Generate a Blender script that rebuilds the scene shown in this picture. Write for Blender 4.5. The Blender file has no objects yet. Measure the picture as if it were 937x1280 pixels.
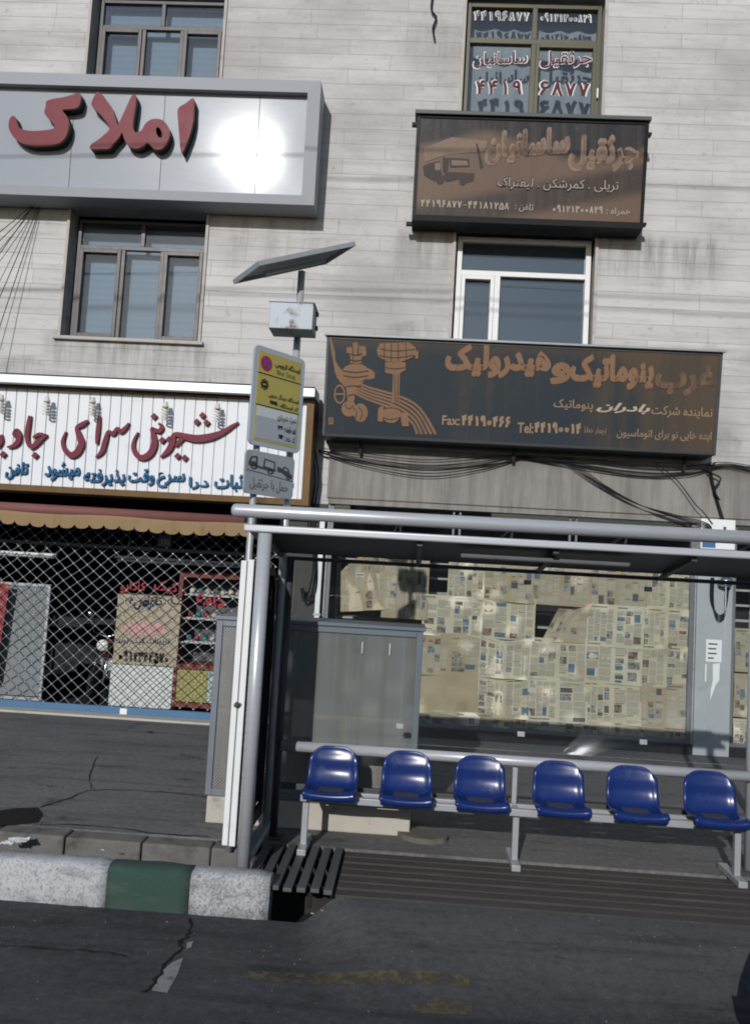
import bpy, bmesh, math, random
from mathutils import Vector, Matrix
from mathutils.geometry import tessellate_polygon

SC = bpy.context.scene
COL = SC.collection
rad = math.radians
random.seed(7)

# ------------------------------------------------------------------ camera
FPX, PW, PH = 1050.0, 937.0, 1280.0
CAMP = Vector((0, 0, 2.2))
_R = Matrix.Rotation(rad(2.7233), 3, 'Z') @ Matrix.Rotation(rad(4.3527), 3, 'X') @ Matrix.Rotation(rad(-3.2707), 3, 'Y')
CR, CF, CU = _R.col[0].copy(), _R.col[1].copy(), _R.col[2].copy()
camd = bpy.data.cameras.new('camera')
camd.sensor_fit = 'VERTICAL'
camd.sensor_height = 36
camd.lens = 36 * FPX / PH
camd.clip_end = 2000
cam = bpy.data.objects.new('camera', camd)
COL.objects.link(cam)
M4 = Matrix.Identity(4)
for i in range(3):
    M4[i][0] = CR[i]; M4[i][1] = CU[i]; M4[i][2] = -CF[i]; M4[i][3] = CAMP[i]
cam.matrix_world = M4
SC.camera = cam

# ------------------------------------------------------------------ light
SUNV = Vector((-.215, -1, .412)).normalized()
wd = bpy.data.worlds.new('World'); SC.world = wd; wd.use_nodes = True
nt = wd.node_tree
sky = nt.nodes.new('ShaderNodeTexSky'); sky.sky_type = 'NISHITA'; sky.sun_disc = False
sky.sun_elevation = math.asin(SUNV.z); sky.sun_rotation = math.atan2(SUNV.x, SUNV.y) % (2 * math.pi)
sky.air_density = 1.0; sky.dust_density = .4
bg = nt.nodes['Background']; bg.inputs[1].default_value = .095
nt.links.new(sky.outputs[0], bg.inputs[0])
sl = bpy.data.lights.new('sun', 'SUN'); sl.energy = 3.05; sl.angle = rad(.53); sl.color = (1, .98, .96)
so = bpy.data.objects.new('sun', sl); COL.objects.link(so)
so.rotation_euler = (-SUNV).to_track_quat('-Z', 'Y').to_euler()
SC.view_settings.view_transform = 'Standard'
SC.view_settings.look = 'None'
SC.view_settings.exposure = 0.0
SC.view_settings.gamma = 1
SC.cycles.max_bounces = 8
SC.cycles.transparent_max_bounces = 16
SC.cycles.filter_width = 1.9
SC.cycles.caustics_reflective = False
SC.cycles.caustics_refractive = False

# ------------------------------------------------------------------ pixel rays onto real planes
def ray(px, py): return CF + CR * ((px - PW / 2) / FPX) - CU * ((py - PH / 2) / FPX)
def at(px, py, Y):
    d = ray(px, py); return CAMP + d * (Y / d.y)
def onz(px, py, z=0.0):
    d = ray(px, py); return CAMP + d * ((z - CAMP.z) / d.z)

class Pl:
    """a flat face in the world: origin, right vector, up vector, n towards the street"""
    def __init__(s, o, ex, ey):
        s.o = Vector(o); s.ex = Vector(ex).normalized(); s.ey = Vector(ey).normalized(); s.n = s.ex.cross(s.ey)
    def uv(s, px, py):
        d = ray(px, py); t = (s.o - CAMP).dot(s.n) / d.dot(s.n); p = CAMP + d * t - s.o
        return Vector((p.dot(s.ex), p.dot(s.ey)))
    def p(s, u, v, w=0.0): return s.o + s.ex * u + s.ey * v + s.n * w

# ------------------------------------------------------------------ materials
MATS = {}
def new_mat(name):
    m = bpy.data.materials.new(name); m.use_nodes = True
    n = m.node_tree; b = n.nodes['Principled BSDF']
    return m, n, b
class NB:
    def __init__(s, nt): s.t = nt
    def n(s, typ, **kw):
        x = s.t.nodes.new(typ)
        for k, v in kw.items(): setattr(x, k, v)
        return x
    def l(s, a, b): s.t.links.new(a, b)
    def val(s, x, i, v):
        if hasattr(v, 'is_linked') or isinstance(v, bpy.types.NodeSocket): s.l(v, x.inputs[i])
        else: x.inputs[i].default_value = v
    def math(s, op, a, b=0.0, c=0.0, clamp=False):
        x = s.n('ShaderNodeMath', operation=op); x.use_clamp = clamp
        s.val(x, 0, a); s.val(x, 1, b); s.val(x, 2, c); return x.outputs[0]
    def mix(s, f, a, b, mode='MIX'):
        x = s.n('ShaderNodeMix', data_type='RGBA', blend_type=mode)
        s.val(x, 0, f)
        for i, v in ((6, a), (7, b)):
            if isinstance(v, bpy.types.NodeSocket): s.l(v, x.inputs[i])
            else: x.inputs[i].default_value = (*v, 1) if len(v) == 3 else v
        return x.outputs[2]
    def coord(s, scale=(1, 1, 1)):
        c = s.n('ShaderNodeTexCoord'); g = s.n('ShaderNodeNewGeometry')
        m = s.n('ShaderNodeMapping'); s.l(g.outputs['Position'], m.inputs[0]); m.inputs['Scale'].default_value = scale
        return m.outputs[0]
    def noise(s, co, scale, detail=6, rough=.6):
        x = s.n('ShaderNodeTexNoise'); s.l(co, x.inputs['Vector'])
        x.inputs['Scale'].default_value = scale; x.inputs['Detail'].default_value = detail; x.inputs['Roughness'].default_value = rough
        return x.outputs['Fac']
    def ramp(s, f, lo, hi, smooth=True):
        x = s.n('ShaderNodeMapRange'); x.interpolation_type = 'SMOOTHSTEP' if smooth else 'LINEAR'
        s.l(f, x.inputs[0]); x.inputs[1].default_value = lo; x.inputs[2].default_value = hi
        return x.outputs[0]
    def sep(s):
        g = s.n('ShaderNodeNewGeometry'); x = s.n('ShaderNodeSeparateXYZ'); s.l(g.outputs['Position'], x.inputs[0]); return x.outputs
    def bump(s, h, strength, dist, b, prev=None):
        x = s.n('ShaderNodeBump'); x.inputs['Strength'].default_value = strength; x.inputs['Distance'].default_value = dist
        s.l(h, x.inputs['Height'])
        if prev is not None: s.l(prev, x.inputs['Normal'])
        s.l(x.outputs[0], b.inputs['Normal']); return x.outputs[0]

def mat(name, col, rough=.6, metal=0.0, var=.25, scale=6, stretch=(1, 1, 1), dirt=None, dirt_lo=.55, dirt_hi=.75, dscale=3, bump=0.0, bscale=60, spec=None, coat=0):
    if name in MATS: return MATS[name]
    m, t, b = new_mat(name); k = NB(t)
    co = k.coord(stretch)
    f = k.noise(co, scale)
    c = k.mix(f, tuple(x * (1 - var) for x in col), tuple(min(1, x * (1 + var)) for x in col))
    if dirt is not None:
        f2 = k.ramp(k.noise(co, dscale, 8, .68), dirt_lo, dirt_hi)
        c = k.mix(f2, c, dirt)
        r = k.math('MULTIPLY_ADD', f2, .25, rough, True); k.l(r, b.inputs['Roughness'])
    else:
        r = k.math('MULTIPLY_ADD', f, .16, rough - .08, True); k.l(r, b.inputs['Roughness'])
    k.l(c, b.inputs['Base Color']); b.inputs['Metallic'].default_value = metal
    if spec is not None: b.inputs['Specular IOR Level'].default_value = spec
    if spec is None: b.inputs['Specular IOR Level'].default_value = .5 if (metal or coat or rough < .32) else .14
    if coat: b.inputs['Coat Weight'].default_value = coat; b.inputs['Coat Roughness'].default_value = .12
    if bump: k.bump(k.noise(k.coord(), bscale, 5), bump, .01, b)
    MATS[name] = m; return m

def glass(name, tint, refl=.06, dirt=.0, rough=.02):
    if name in MATS: return MATS[name]
    m, t, b = new_mat(name); k = NB(t); t.nodes.remove(b); out = t.nodes['Material Output']
    tr = k.n('ShaderNodeBsdfTransparent'); tr.inputs[0].default_value = (*tint, 1)
    gl = k.n('ShaderNodeBsdfGlossy'); gl.inputs['Roughness'].default_value = rough; gl.inputs[0].default_value = (.95, .97, 1, 1)
    fr = k.n('ShaderNodeFresnel'); fr.inputs[0].default_value = 1.5
    fac = k.math('ADD', fr.outputs[0], refl - .04, 0, True)
    mx = k.n('ShaderNodeMixShader'); k.l(fac, mx.inputs[0]); k.l(tr.outputs[0], mx.inputs[1]); k.l(gl.outputs[0], mx.inputs[2])
    last = mx.outputs[0]
    if dirt:
        df = k.n('ShaderNodeBsdfDiffuse'); df.inputs[0].default_value = (.55, .55, .52, 1)
        nz = k.ramp(k.noise(k.coord((1, 1, .35)), 2.2, 8, .7), .42, .8)
        f2 = k.math('MULTIPLY_ADD', nz, dirt, dirt * .3, True)
        m2 = k.n('ShaderNodeMixShader'); k.l(f2, m2.inputs[0]); k.l(last, m2.inputs[1]); k.l(df.outputs[0], m2.inputs[2]); last = m2.outputs[0]
    k.l(last, out.inputs[0]); MATS[name] = m; return m

def stone_mat():
    m, t, b = new_mat('stone_cladding'); k = NB(t)
    s = k.sep()
    warp = k.noise(k.coord(), 1.3, 3)
    z = k.math('ADD', s[2], k.math('MULTIPLY', warp, .012))
    cv = k.n('ShaderNodeCombineXYZ'); k.l(s[0], cv.inputs[0]); k.l(z, cv.inputs[1])
    br = k.n('ShaderNodeTexBrick'); k.l(cv.outputs[0], br.inputs['Vector'])
    br.offset = .37; br.offset_frequency = 2; br.squash = 1.45; br.squash_frequency = 3
    br.inputs['Color1'].default_value = (.565, .555, .545, 1); br.inputs['Color2'].default_value = (.50, .493, .486, 1)
    br.inputs['Mortar'].default_value = (.34, .33, .32, 1)
    br.inputs['Scale'].default_value = 1; br.inputs['Mortar Size'].default_value = .0048; br.inputs['Mortar Smooth'].default_value = .5
    br.inputs['Bias'].default_value = -.1; br.inputs['Brick Width'].default_value = 1.35; br.inputs['Row Height'].default_value = .232
    c = br.outputs['Color']
    # each course of slabs differs a little
    row = k.math('FLOOR', k.math('DIVIDE', z, .232)); wn = k.n('ShaderNodeTexWhiteNoise', noise_dimensions='1D'); k.l(row, wn.inputs['W'])
    c = k.mix(k.math('MULTIPLY', wn.outputs['Value'], .3), c, (.385, .378, .37))
    veins = k.noise(k.coord((.35, 1, 5)), 2.4, 9, .7)
    c = k.mix(k.math('MULTIPLY', k.ramp(veins, .44, .72), .6), c, (.33, .31, .295))
    big = k.noise(k.coord((.5, 1, .8)), .55, 6, .65)
    c = k.mix(k.math('MULTIPLY', k.ramp(big, .46, .72), .75), c, (.32, .305, .29))
    spots = k.noise(k.coord(), 7, 9, .75)
    c = k.mix(k.math('MULTIPLY', k.ramp(spots, .56, .7), .65), c, (.2, .18, .165))
    # soot runs below sills, signs and beside windows
    runs = k.noise(k.coord((4.5, 1, .4)), 1.0, 10, .74)
    runs = k.ramp(runs, .38, .7)
    tot = None
    for x0, x1, zt, zb, st in ((-5.6, -3.1, 5.5, 4.5, .75), (-7, -1.5, 7.42, 6.9, .4), (2.3, 4.3, 7.3, 6.2, .75), (-.55, .45, 7.25, 6.4, .7), (-3.1, -1.2, 7.1, 6.1, .35),
                            (-1.8, 4.6, 4.5, 3.9, .5), (2.4, 5.5, 5.7, 5.0, .35), (-.5, .4, 10.5, 9.3, .4), (-6.5, -1.5, 5.1, 4.3, .45), (.1, .5, 12, 10.3, .5), (-.6, .3, 5.9, 5.3, .4)):
        ax = k.math('MULTIPLY', k.ramp(s[0], x0 - .15, x0 + .25), k.math('SUBTRACT', 1, k.ramp(s[0], x1 - .25, x1 + .15)))
        az = k.math('MULTIPLY', k.math('SUBTRACT', 1, k.ramp(k.math('MULTIPLY_ADD', k.noise(k.coord((1, 1, 1)), 2.5, 4), .5, k.math('SUBTRACT', s[2], .25)), zt - .1, zt + .12)), k.ramp(s[2], zb, zt))
        v = k.math('MULTIPLY', k.math('MULTIPLY', ax, az), st)
        tot = v if tot is None else k.math('MAXIMUM', tot, v)
    c = k.mix(k.math('MULTIPLY', tot, k.math('MULTIPLY_ADD', runs, .9, .15), 0, True), c, (.10, .085, .075))
    k.l(c, b.inputs['Base Color']); b.inputs['Roughness'].default_value = .8; b.inputs['Specular IOR Level'].default_value = .15
    h = k.math('MULTIPLY', br.outputs['Fac'], -1)
    p = k.bump(h, .55, .012, b)
    k.bump(k.noise(k.coord(), 30, 8, .7), .18, .01, b, p)
    return m

def asphalt_mat(name, col, patch, cracks=True, grad=None):
    m, t, b = new_mat(name); k = NB(t)
    co = k.coord()
    f = k.noise(co, .8, 8, .62); g = k.noise(co, 55, 6, .85)
    c = k.mix(k.ramp(f, .35, .7), col, patch)
    if grad: c = k.mix(k.math('MULTIPLY', k.ramp(k.math('MULTIPLY_ADD', f, .8, k.math('SUBTRACT', k.sep()[1], .4)), 4.6, 5.9), k.ramp(k.sep()[0], -1.2, .2)), c, grad)
    md = k.noise(co, 16, 9, .8)
    c = k.mix(k.math('MULTIPLY', k.ramp(md, .48, .66), .5), c, tuple(x * 1.7 for x in patch)); c = k.mix(k.math('MULTIPLY', k.math('SUBTRACT', 1, k.ramp(md, .36, .48)), .5), c, tuple(x * .55 for x in col))
    lng = k.noise(k.coord((.25, 3.2, 1)), 1.6, 8, .7); c = k.mix(k.math('MULTIPLY', k.ramp(lng, .48, .66), .6), c, tuple(x * .5 for x in col))
    c = k.mix(k.math('MULTIPLY', k.ramp(g, .5, .72), .6), c, tuple(min(1, x * 2.0) for x in patch)); c = k.mix(k.math('MULTIPLY', k.math('SUBTRACT', 1, k.ramp(g, .3, .46)), .6), c, tuple(x * .45 for x in col))
    dust = k.ramp(k.noise(k.coord((.6, 2.2, 1)), 1.4, 8, .7), .5, .75)
    c = k.mix(k.math('MULTIPLY', dust, .35), c, (.13, .12, .105))
    oil = k.ramp(k.noise(k.coord((.7, 1.5, 1)), 2.1, 5, .55), .57, .7)
    c = k.mix(k.math('MULTIPLY', oil, .55), c, (.018, .018, .018))
    if cracks:
        v = k.n('ShaderNodeTexVoronoi', feature='DISTANCE_TO_EDGE'); w = k.noise(co, 2.5, 6, .7)
        mp = k.n('ShaderNodeMapping'); k.l(co, mp.inputs[0])
        ad = k.n('ShaderNodeVectorMath', operation='ADD'); k.l(mp.outputs[0], ad.inputs[0])
        cm = k.n('ShaderNodeCombineXYZ'); k.l(w, cm.inputs[0]); k.l(k.noise(co, 3.1, 6, .7), cm.inputs[1]); k.l(cm.outputs[0], ad.inputs[1])
        k.l(ad.outputs[0], v.inputs['Vector']); v.inputs['Scale'].default_value = .55
        ck = k.math('SUBTRACT', 1, k.ramp(v.outputs['Distance'], .004, .012))
        ck = k.math('MULTIPLY', ck, k.ramp(k.noise(co, .9, 3), .56, .68))
        c = k.mix(ck, c, (.012, .012, .012))
    k.l(c, b.inputs['Base Color']); b.inputs['Roughness'].default_value = .88; b.inputs['Specular IOR Level'].default_value = .25
    p = k.bump(g, .5, .006, b); k.bump(f, .3, .05, b, p)
    return m

def painted_kerb(name, paint, lo, hi, under=(.17, .165, .155)):
    m, t, b = new_mat(name); k = NB(t); co = k.coord()
    f = k.math('MULTIPLY_ADD', k.ramp(k.noise(co, 60, 8, .75), lo, hi), .75, k.math('MULTIPLY', k.ramp(k.noise(co, 9, 9, .75), lo + .08, hi + .06), .5), True)
    s = k.sep(); low = k.math('SUBTRACT', 1, k.ramp(s[2], -.22, -.08))
    f = k.math('ADD', f, k.math('MULTIPLY', k.math('MULTIPLY', low, k.ramp(k.noise(co, 6, 6), .3, .7)), .8), 0, True)
    base = k.mix(k.noise(co, 5, 5), tuple(x * .82 for x in paint), paint)
    c = k.mix(f, base, under)
    c = k.mix(k.math('MULTIPLY', k.ramp(k.noise(k.coord((.5, 1, 2.2)), 3.3, 7, .7), .52, .72), .55), c, (.13, .128, .125))
    c = k.mix(k.ramp(k.noise(co, 40, 6, .7), .64, .74), c, (.05, .048, .045))
    k.l(c, b.inputs['Base Color']); b.inputs['Roughness'].default_value = .85
    p = k.bump(f, .5, -.006, b); k.bump(k.noise(co, 50, 6, .7), .7, .008, b, p)
    return m

def weathered_sign(name, dark, brown, lo, hi, zs=.35, xs=1.6, glossr=.35, seed=0.0):
    m, t, b = new_mat(name); k = NB(t)
    mp = k.n('ShaderNodeMapping'); k.l(k.coord((xs, 1, zs)), mp.inputs[0]); mp.inputs['Location'].default_value = (seed, seed, seed)
    f = k.noise(mp.outputs[0], 1.5, 8, .6)
    f2 = k.noise(k.coord((7, 1, .25)), 1.3, 8, .65)
    f = k.math('MULTIPLY_ADD', f2, .35, k.math('MULTIPLY', f, .75))
    c = k.mix(k.ramp(f, lo, hi), dark, brown)
    c = k.mix(k.math('MULTIPLY', k.ramp(k.noise(k.coord(), 14, 8, .72), .55, .78), .35), c, (.16, .14, .12))
    k.l(c, b.inputs['Base Color']); k.l(k.math('MULTIPLY_ADD', f, .3, glossr, True), b.inputs['Roughness'])
    k.bump(k.noise(k.coord((1, 1, .5)), 3, 5), .12, .02, b)
    return m

def perforated(name, col, pitch=.028):
    m, t, b = new_mat(name); k = NB(t); out = t.nodes['Material Output']; s = k.sep()
    def cell(a, off): return k.math('ABSOLUTE', k.math('SUBTRACT', k.math('FRACT', k.math('MULTIPLY_ADD', a, 1 / pitch, off)), .5))
    def disc(ox, oz): return k.math('SQRT', k.math('ADD', k.math('POWER', cell(k.math('ADD', s[0], s[1]), ox), 2), k.math('POWER', cell(s[2], oz), 2)))
    d = k.math('MINIMUM', disc(0, 0), disc(.5, .5))
    hole = k.math('LESS_THAN', d, .21)
    rust = k.ramp(k.noise(k.coord((7, 1, .22)), 1.1, 8, .7), .42, .66)
    c = k.mix(k.math('MULTIPLY', rust, .6), col, (.17, .155, .125))
    c = k.mix(k.ramp(k.noise(k.coord((1, 1, .5)), 4, 8, .7), .55, .8), c, tuple(x * .55 for x in col))
    k.l(c, b.inputs['Base Color']); b.inputs['Metallic'].default_value = .25; b.inputs['Roughness'].default_value = .55
    tr = k.n('ShaderNodeBsdfTransparent'); mx = k.n('ShaderNodeMixShader')
    k.l(hole, mx.inputs[0]); k.l(b.outputs[0], mx.inputs[1]); k.l(tr.outputs[0], mx.inputs[2]); k.l(mx.outputs[0], out.inputs[0])
    return m

M_alu = mat('brushed_aluminium', (.47, .48, .50), .34, .25, .12, 9, (1, 1, 6), dirt=(.3, .29, .28), dirt_lo=.6, dirt_hi=.85)
M_alu_dull = mat('dull_aluminium', (.36, .37, .385), .48, .3, .15, 12, dirt=(.2, .19, .18), dirt_lo=.55, dirt_hi=.8)
M_white = mat('white_paint', (.74, .74, .73), .5, 0, .06, 7, dirt=(.4, .38, .35), dirt_lo=.6, dirt_hi=.85)
M_black = mat('black_metal', (.018, .018, .02), .5, 0, .3, 9)
M_darkgrey = mat('dark_grey_metal', (.06, .062, .066), .55, .2, .25, 9)
M_brownframe = mat('brown_window_profile', (.034, .028, .028), .45, .1, .2, 10)
M_olive = mat('olive_window_profile', (.075, .068, .035), .45, .1, .2, 10)
M_concrete = mat('concrete', (.24, .23, .215), .85, 0, .22, 5, dirt=(.1, .095, .09), dirt_lo=.5, dirt_hi=.78, bump=.4, bscale=45)
M_conc_light = mat('pale_concrete', (.46, .43, .37), .85, 0, .15, 6, dirt=(.22, .2, .17), dirt_lo=.52, dirt_hi=.76, bump=.4, bscale=40)
M_trim = mat('stone_window_trim', (.42, .39, .365), .7, 0, .15, 8, dirt=(.15, .13, .12), dirt_lo=.55, dirt_hi=.8)
M_cable = mat('black_cable_sheath', (.014, .014, .015), .55, 0, .2, 9)
M_glass = glass('window_glass', (.86, .9, .92), .055)
M_shopglass = glass('shop_glass', (.94, .95, .95), .04, .006)
M_shelterglass = glass('shelter_glass', (.95, .97, .97), .04, .006)
M_blind = mat('pale_blind', (.27, .32, .385), .8, 0, .05, 2, (1, 1, 4))  # pale blind, tinted bluer to stand in for sky reflected in the panes
M_dark_int = mat('dark_interior', (.03, .03, .033), .9, 0, .3, 2)
M_blue_seat = mat('blue_seat_plastic', (.009, .025, .125), .25, 0, .12, 5, dirt=(.03, .045, .12), dirt_lo=.52, dirt_hi=.8, dscale=7, spec=.36)
M_red = mat('maroon_lettering', (.20, .025, .035), .5, 0, .12, 6)

# ------------------------------------------------------------------ mesh builder
class MB:
    def __init__(s): s.bm = bmesh.new(); s.mi = 0
    def face(s, pts, smooth=False):
        vs = [s.bm.verts.new(p) for p in pts]
        try: f = s.bm.faces.new(vs)
        except ValueError: return None
        f.material_index = s.mi; f.smooth = smooth; return f
    def hexa(s, p, bevel=0.0):
        """8 points: 0-3 one face ring, 4-7 the opposite ring"""
        v = [s.bm.verts.new(q) for q in p]; fs = []
        for ix in ((3, 2, 1, 0), (4, 5, 6, 7), (0, 1, 5, 4), (1, 2, 6, 5), (2, 3, 7, 6), (3, 0, 4, 7)):
            f = s.bm.faces.new([v[i] for i in ix]); f.material_index = s.mi; fs.append(f)
        if bevel:
            es = list({e for f in fs for e in f.edges})
            r = bmesh.ops.bevel(s.bm, geom=es, offset=bevel, segments=2, profile=.6, affect='EDGES', clamp_overlap=True)
            for f in r['faces']: f.material_index = s.mi; f.smooth = True
        return s
    def box(s, x0, x1, y0, y1, z0, z1, bevel=0.0):
        return s.hexa([(x0, y0, z0), (x1, y0, z0), (x1, y0, z1), (x0, y0, z1), (x0, y1, z0), (x1, y1, z0), (x1, y1, z1), (x0, y1, z1)], bevel)
    def pbox(s, pl, u0, u1, v0, v1, w0, w1, bevel=0.0):
        return s.hexa([pl.p(u, v, w) for w in (w1, w0) for u, v in ((u0, v0), (u1, v0), (u1, v1), (u0, v1))], bevel)
    def tube(s, pts, r, seg=10, caps=True, radii=None):
        pts = [Vector(p) for p in pts]; n = len(pts); rings = []; prev = None
        for i, p in enumerate(pts):
            d = (pts[min(i + 1, n - 1)] - pts[max(i - 1, 0)]).normalized()
            if prev is None:
                a = Vector((0, 0, 1)) if abs(d.z) < .9 else Vector((1, 0, 0)); x = d.cross(a).normalized()
            else:
                x = (prev - d * prev.dot(d)).normalized()
            prev = x; y = d.cross(x); rr = radii[i] if radii else r
            rings.append([s.bm.verts.new(p + x * (rr * math.cos(t)) + y * (rr * math.sin(t))) for t in [2 * math.pi * k / seg for k in range(seg)]])
        for a, b in zip(rings, rings[1:]):
            for k in range(seg):
                f = s.bm.faces.new((a[k], a[(k + 1) % seg], b[(k + 1) % seg], b[k])); f.smooth = True; f.material_index = s.mi
        if caps:
            for rg in (rings[0], rings[-1]):
                f = s.bm.faces.new(rg); f.material_index = s.mi
        return s
    def bar(s, a, b, w, h, up=(0, 0, 1)):
        a = Vector(a); b = Vector(b); d = (b - a).normalized(); x = d.cross(Vector(up)).normalized() * (w / 2); y = x.cross(d).normalized() * (h / 2)
        return s.hexa([a - x - y, a + x - y, a + x + y, a - x + y, b - x - y, b + x - y, b + x + y, b - x + y])
    def lathe(s, c, prof, axis=(0, 0, 1), seg=20):
        c = Vector(c); ax = Vector(axis).normalized(); a = Vector((1, 0, 0)) if abs(ax.x) < .9 else Vector((0, 1, 0)); x = ax.cross(a).normalized(); y = ax.cross(x); rings = []
        for r, h in prof:
            rings.append([s.bm.verts.new(c + ax * h + x * (r * math.cos(t)) + y * (r * math.sin(t))) for t in [2 * math.pi * k / seg for k in range(seg)]])
        for p, q in zip(rings, rings[1:]):
            for k in range(seg):
                f = s.bm.faces.new((p[k], p[(k + 1) % seg], q[(k + 1) % seg], q[k])); f.smooth = True; f.material_index = s.mi
        for rg in (rings[0], rings[-1]):
            f = s.bm.faces.new(rg); f.material_index = s.mi
        return s
    def poly(s, pl, pts, w0, w1, holes=()):
        """extruded outline on a plane (u,v points), front at w1, back at w0"""
        loops = [[Vector((a[0], a[1], 0)) for a in l] for l in (pts, *holes)]
        tri = tessellate_polygon(loops); flat = [q for l in loops for q in l]
        fr = [s.bm.verts.new(pl.p(q.x, q.y, w1)) for q in flat]; bk = [s.bm.verts.new(pl.p(q.x, q.y, w0)) for q in flat]
        for t in tri:
            try:
                f = s.bm.faces.new([fr[i] for i in t]); f.material_index = s.mi
            except ValueError: pass
        o = 0
        for l in loops:
            n = len(l)
            for i in range(n):
                a, b = o + i, o + (i + 1) % n
                try:
                    f = s.bm.faces.new((fr[a], fr[b], bk[b], bk[a])); f.material_index = s.mi
                except ValueError: pass
            o += n
        return s
    def grid(s, fn, nu, nv, smooth=True, solid=0.0):
        V = [[s.bm.verts.new(fn(i / nu, j / nv)) for j in range(nv + 1)] for i in range(nu + 1)]
        for i in range(nu):
            for j in range(nv):
                f = s.bm.faces.new((V[i][j], V[i + 1][j], V[i + 1][j + 1], V[i][j + 1])); f.smooth = smooth; f.material_index = s.mi
        return V
    def build(s, name, mats, parent=None, fixn=True, **props):
        if fixn: bmesh.ops.recalc_face_normals(s.bm, faces=s.bm.faces)
        me = bpy.data.meshes.new(name); s.bm.to_mesh(me); s.bm.free()
        for m in (mats if isinstance(mats, (list, tuple)) else [mats]): me.materials.append(m)
        o = bpy.data.objects.new(name, me); COL.objects.link(o)
        if parent is not None:
            o.parent = parent; o.matrix_parent_inverse = parent.matrix_basis.inverted()
        for k, v in props.items(): o[k] = v
        return o

def _each(s, name, mats, parent=None):
    """every loose piece becomes an object of its own"""
    bmesh.ops.recalc_face_normals(s.bm, faces=s.bm.faces)
    s.bm.verts.ensure_lookup_table(); seen = set(); out = []
    for v in list(s.bm.verts):
        if v in seen: continue
        isl = []; st = [v]; seen.add(v)
        while st:
            a = st.pop(); isl.append(a)
            for e in a.link_edges:
                b = e.other_vert(a)
                if b not in seen: seen.add(b); st.append(b)
        m = MB(); mp = {a: m.bm.verts.new(a.co) for a in isl}
        for f in {f for a in isl for f in a.link_faces}:
            g = m.bm.faces.new([mp[q] for q in f.verts]); g.material_index = f.material_index; g.smooth = f.smooth
        out.append(m.build(name, mats, parent, fixn=False))
    s.bm.free(); return out
MB.build_each = _each
def tag(o, label, cat, group=None):
    o['label'] = label; o['category'] = cat; o['kind'] = 'thing'
    if group: o['group'] = group
    return o
def thing(name, loc, label, cat, group=None):
    o = bpy.data.objects.new(name, None); o.location = loc; o.empty_display_size = .1; COL.objects.link(o)
    return tag(o, label, cat, group)
def struct(o): o['kind'] = 'structure'; return o

def smooth_loop(pts, sub=4):
    out = []; n = len(pts)
    for i in range(n):
        p0, p1, p2, p3 = [Vector(pts[(i + k) % n]) for k in (-1, 0, 1, 2)]
        for j in range(sub):
            t = j / sub
            out.append(.5 * ((2 * p1) + (p2 - p0) * t + (2 * p0 - 5 * p1 + 4 * p2 - p3) * t * t + (3 * p1 - p0 - 3 * p2 + p3) * t ** 3))
    return out
def crpath(pts, sub=6):
    out = []; n = len(pts)
    for i in range(n - 1):
        p0, p1, p2, p3 = [Vector(pts[min(max(i + k, 0), n - 1)]) for k in (-1, 0, 1, 2)]
        for j in range(sub):
            t = j / sub
            out.append(.5 * ((2 * p1) + (p2 - p0) * t + (2 * p0 - 5 * p1 + 4 * p2 - p3) * t * t + (3 * p1 - p0 - 3 * p2 + p3) * t ** 3))
    out.append(Vector(pts[-1])); return out

# ------------------------------------------------------------------ Persian lettering
_B = {'ا': (0xFE8D, 0xFE8E), 'آ': (0xFE81, 0xFE82), 'ب': (0xFE8F, 0xFE90, 0xFE91, 0xFE92), 'پ': (0xFB56, 0xFB57, 0xFB58, 0xFB59), 'ت': (0xFE95, 0xFE96, 0xFE97, 0xFE98),
      'ث': (0xFE99, 0xFE9A, 0xFE9B, 0xFE9C), 'ج': (0xFE9D, 0xFE9E, 0xFE9F, 0xFEA0), 'چ': (0xFB7A, 0xFB7B, 0xFB7C, 0xFB7D), 'ح': (0xFEA1, 0xFEA2, 0xFEA3, 0xFEA4),
      'خ': (0xFEA5, 0xFEA6, 0xFEA7, 0xFEA8), 'د': (0xFEA9, 0xFEAA), 'ذ': (0xFEAB, 0xFEAC), 'ر': (0xFEAD, 0xFEAE), 'ز': (0xFEAF, 0xFEB0), 'س': (0xFEB1, 0xFEB2, 0xFEB3, 0xFEB4),
      'ش': (0xFEB5, 0xFEB6, 0xFEB7, 0xFEB8), 'ط': (0xFEC1, 0xFEC2, 0xFEC3, 0xFEC4), 'ع': (0xFEC9, 0xFECA, 0xFECB, 0xFECC), 'غ': (0xFECD, 0xFECE, 0xFECF, 0xFED0),
      'ف': (0xFED1, 0xFED2, 0xFED3, 0xFED4), 'ق': (0xFED5, 0xFED6, 0xFED7, 0xFED8), 'ک': (0xFB8E, 0xFB8F, 0xFB90, 0xFB91), 'گ': (0xFB92, 0xFB93, 0xFB94, 0xFB95),
      'ل': (0xFEDD, 0xFEDE, 0xFEDF, 0xFEE0), 'م': (0xFEE1, 0xFEE2, 0xFEE3, 0xFEE4), 'ن': (0xFEE5, 0xFEE6, 0xFEE7, 0xFEE8), 'و': (0xFEED, 0xFEEE), 'ه': (0xFEE9, 0xFEEA, 0xFEEB, 0xFEEC),
      'ی': (0xFBFC, 0xFBFD, 0xFBFE, 0xFBFF)}
def shape(txt):
    words = []
    for w in txt.split(' '):
        if not any(c in _B for c in w): words.append(w); continue
        g = []; pre = False
        for i, c in enumerate(w):
            if c not in _B: g.append(c); pre = False; continue
            f = _B[c]; nxt = i + 1 < len(w) and w[i + 1] in _B
            dual = len(f) == 4
            if dual and nxt: g.append(chr(f[3] if pre else f[2]))
            else: g.append(chr(f[1] if pre else f[0]))
            pre = dual
        words.append(''.join(reversed(g)))
    return ' '.join(reversed(words))
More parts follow.
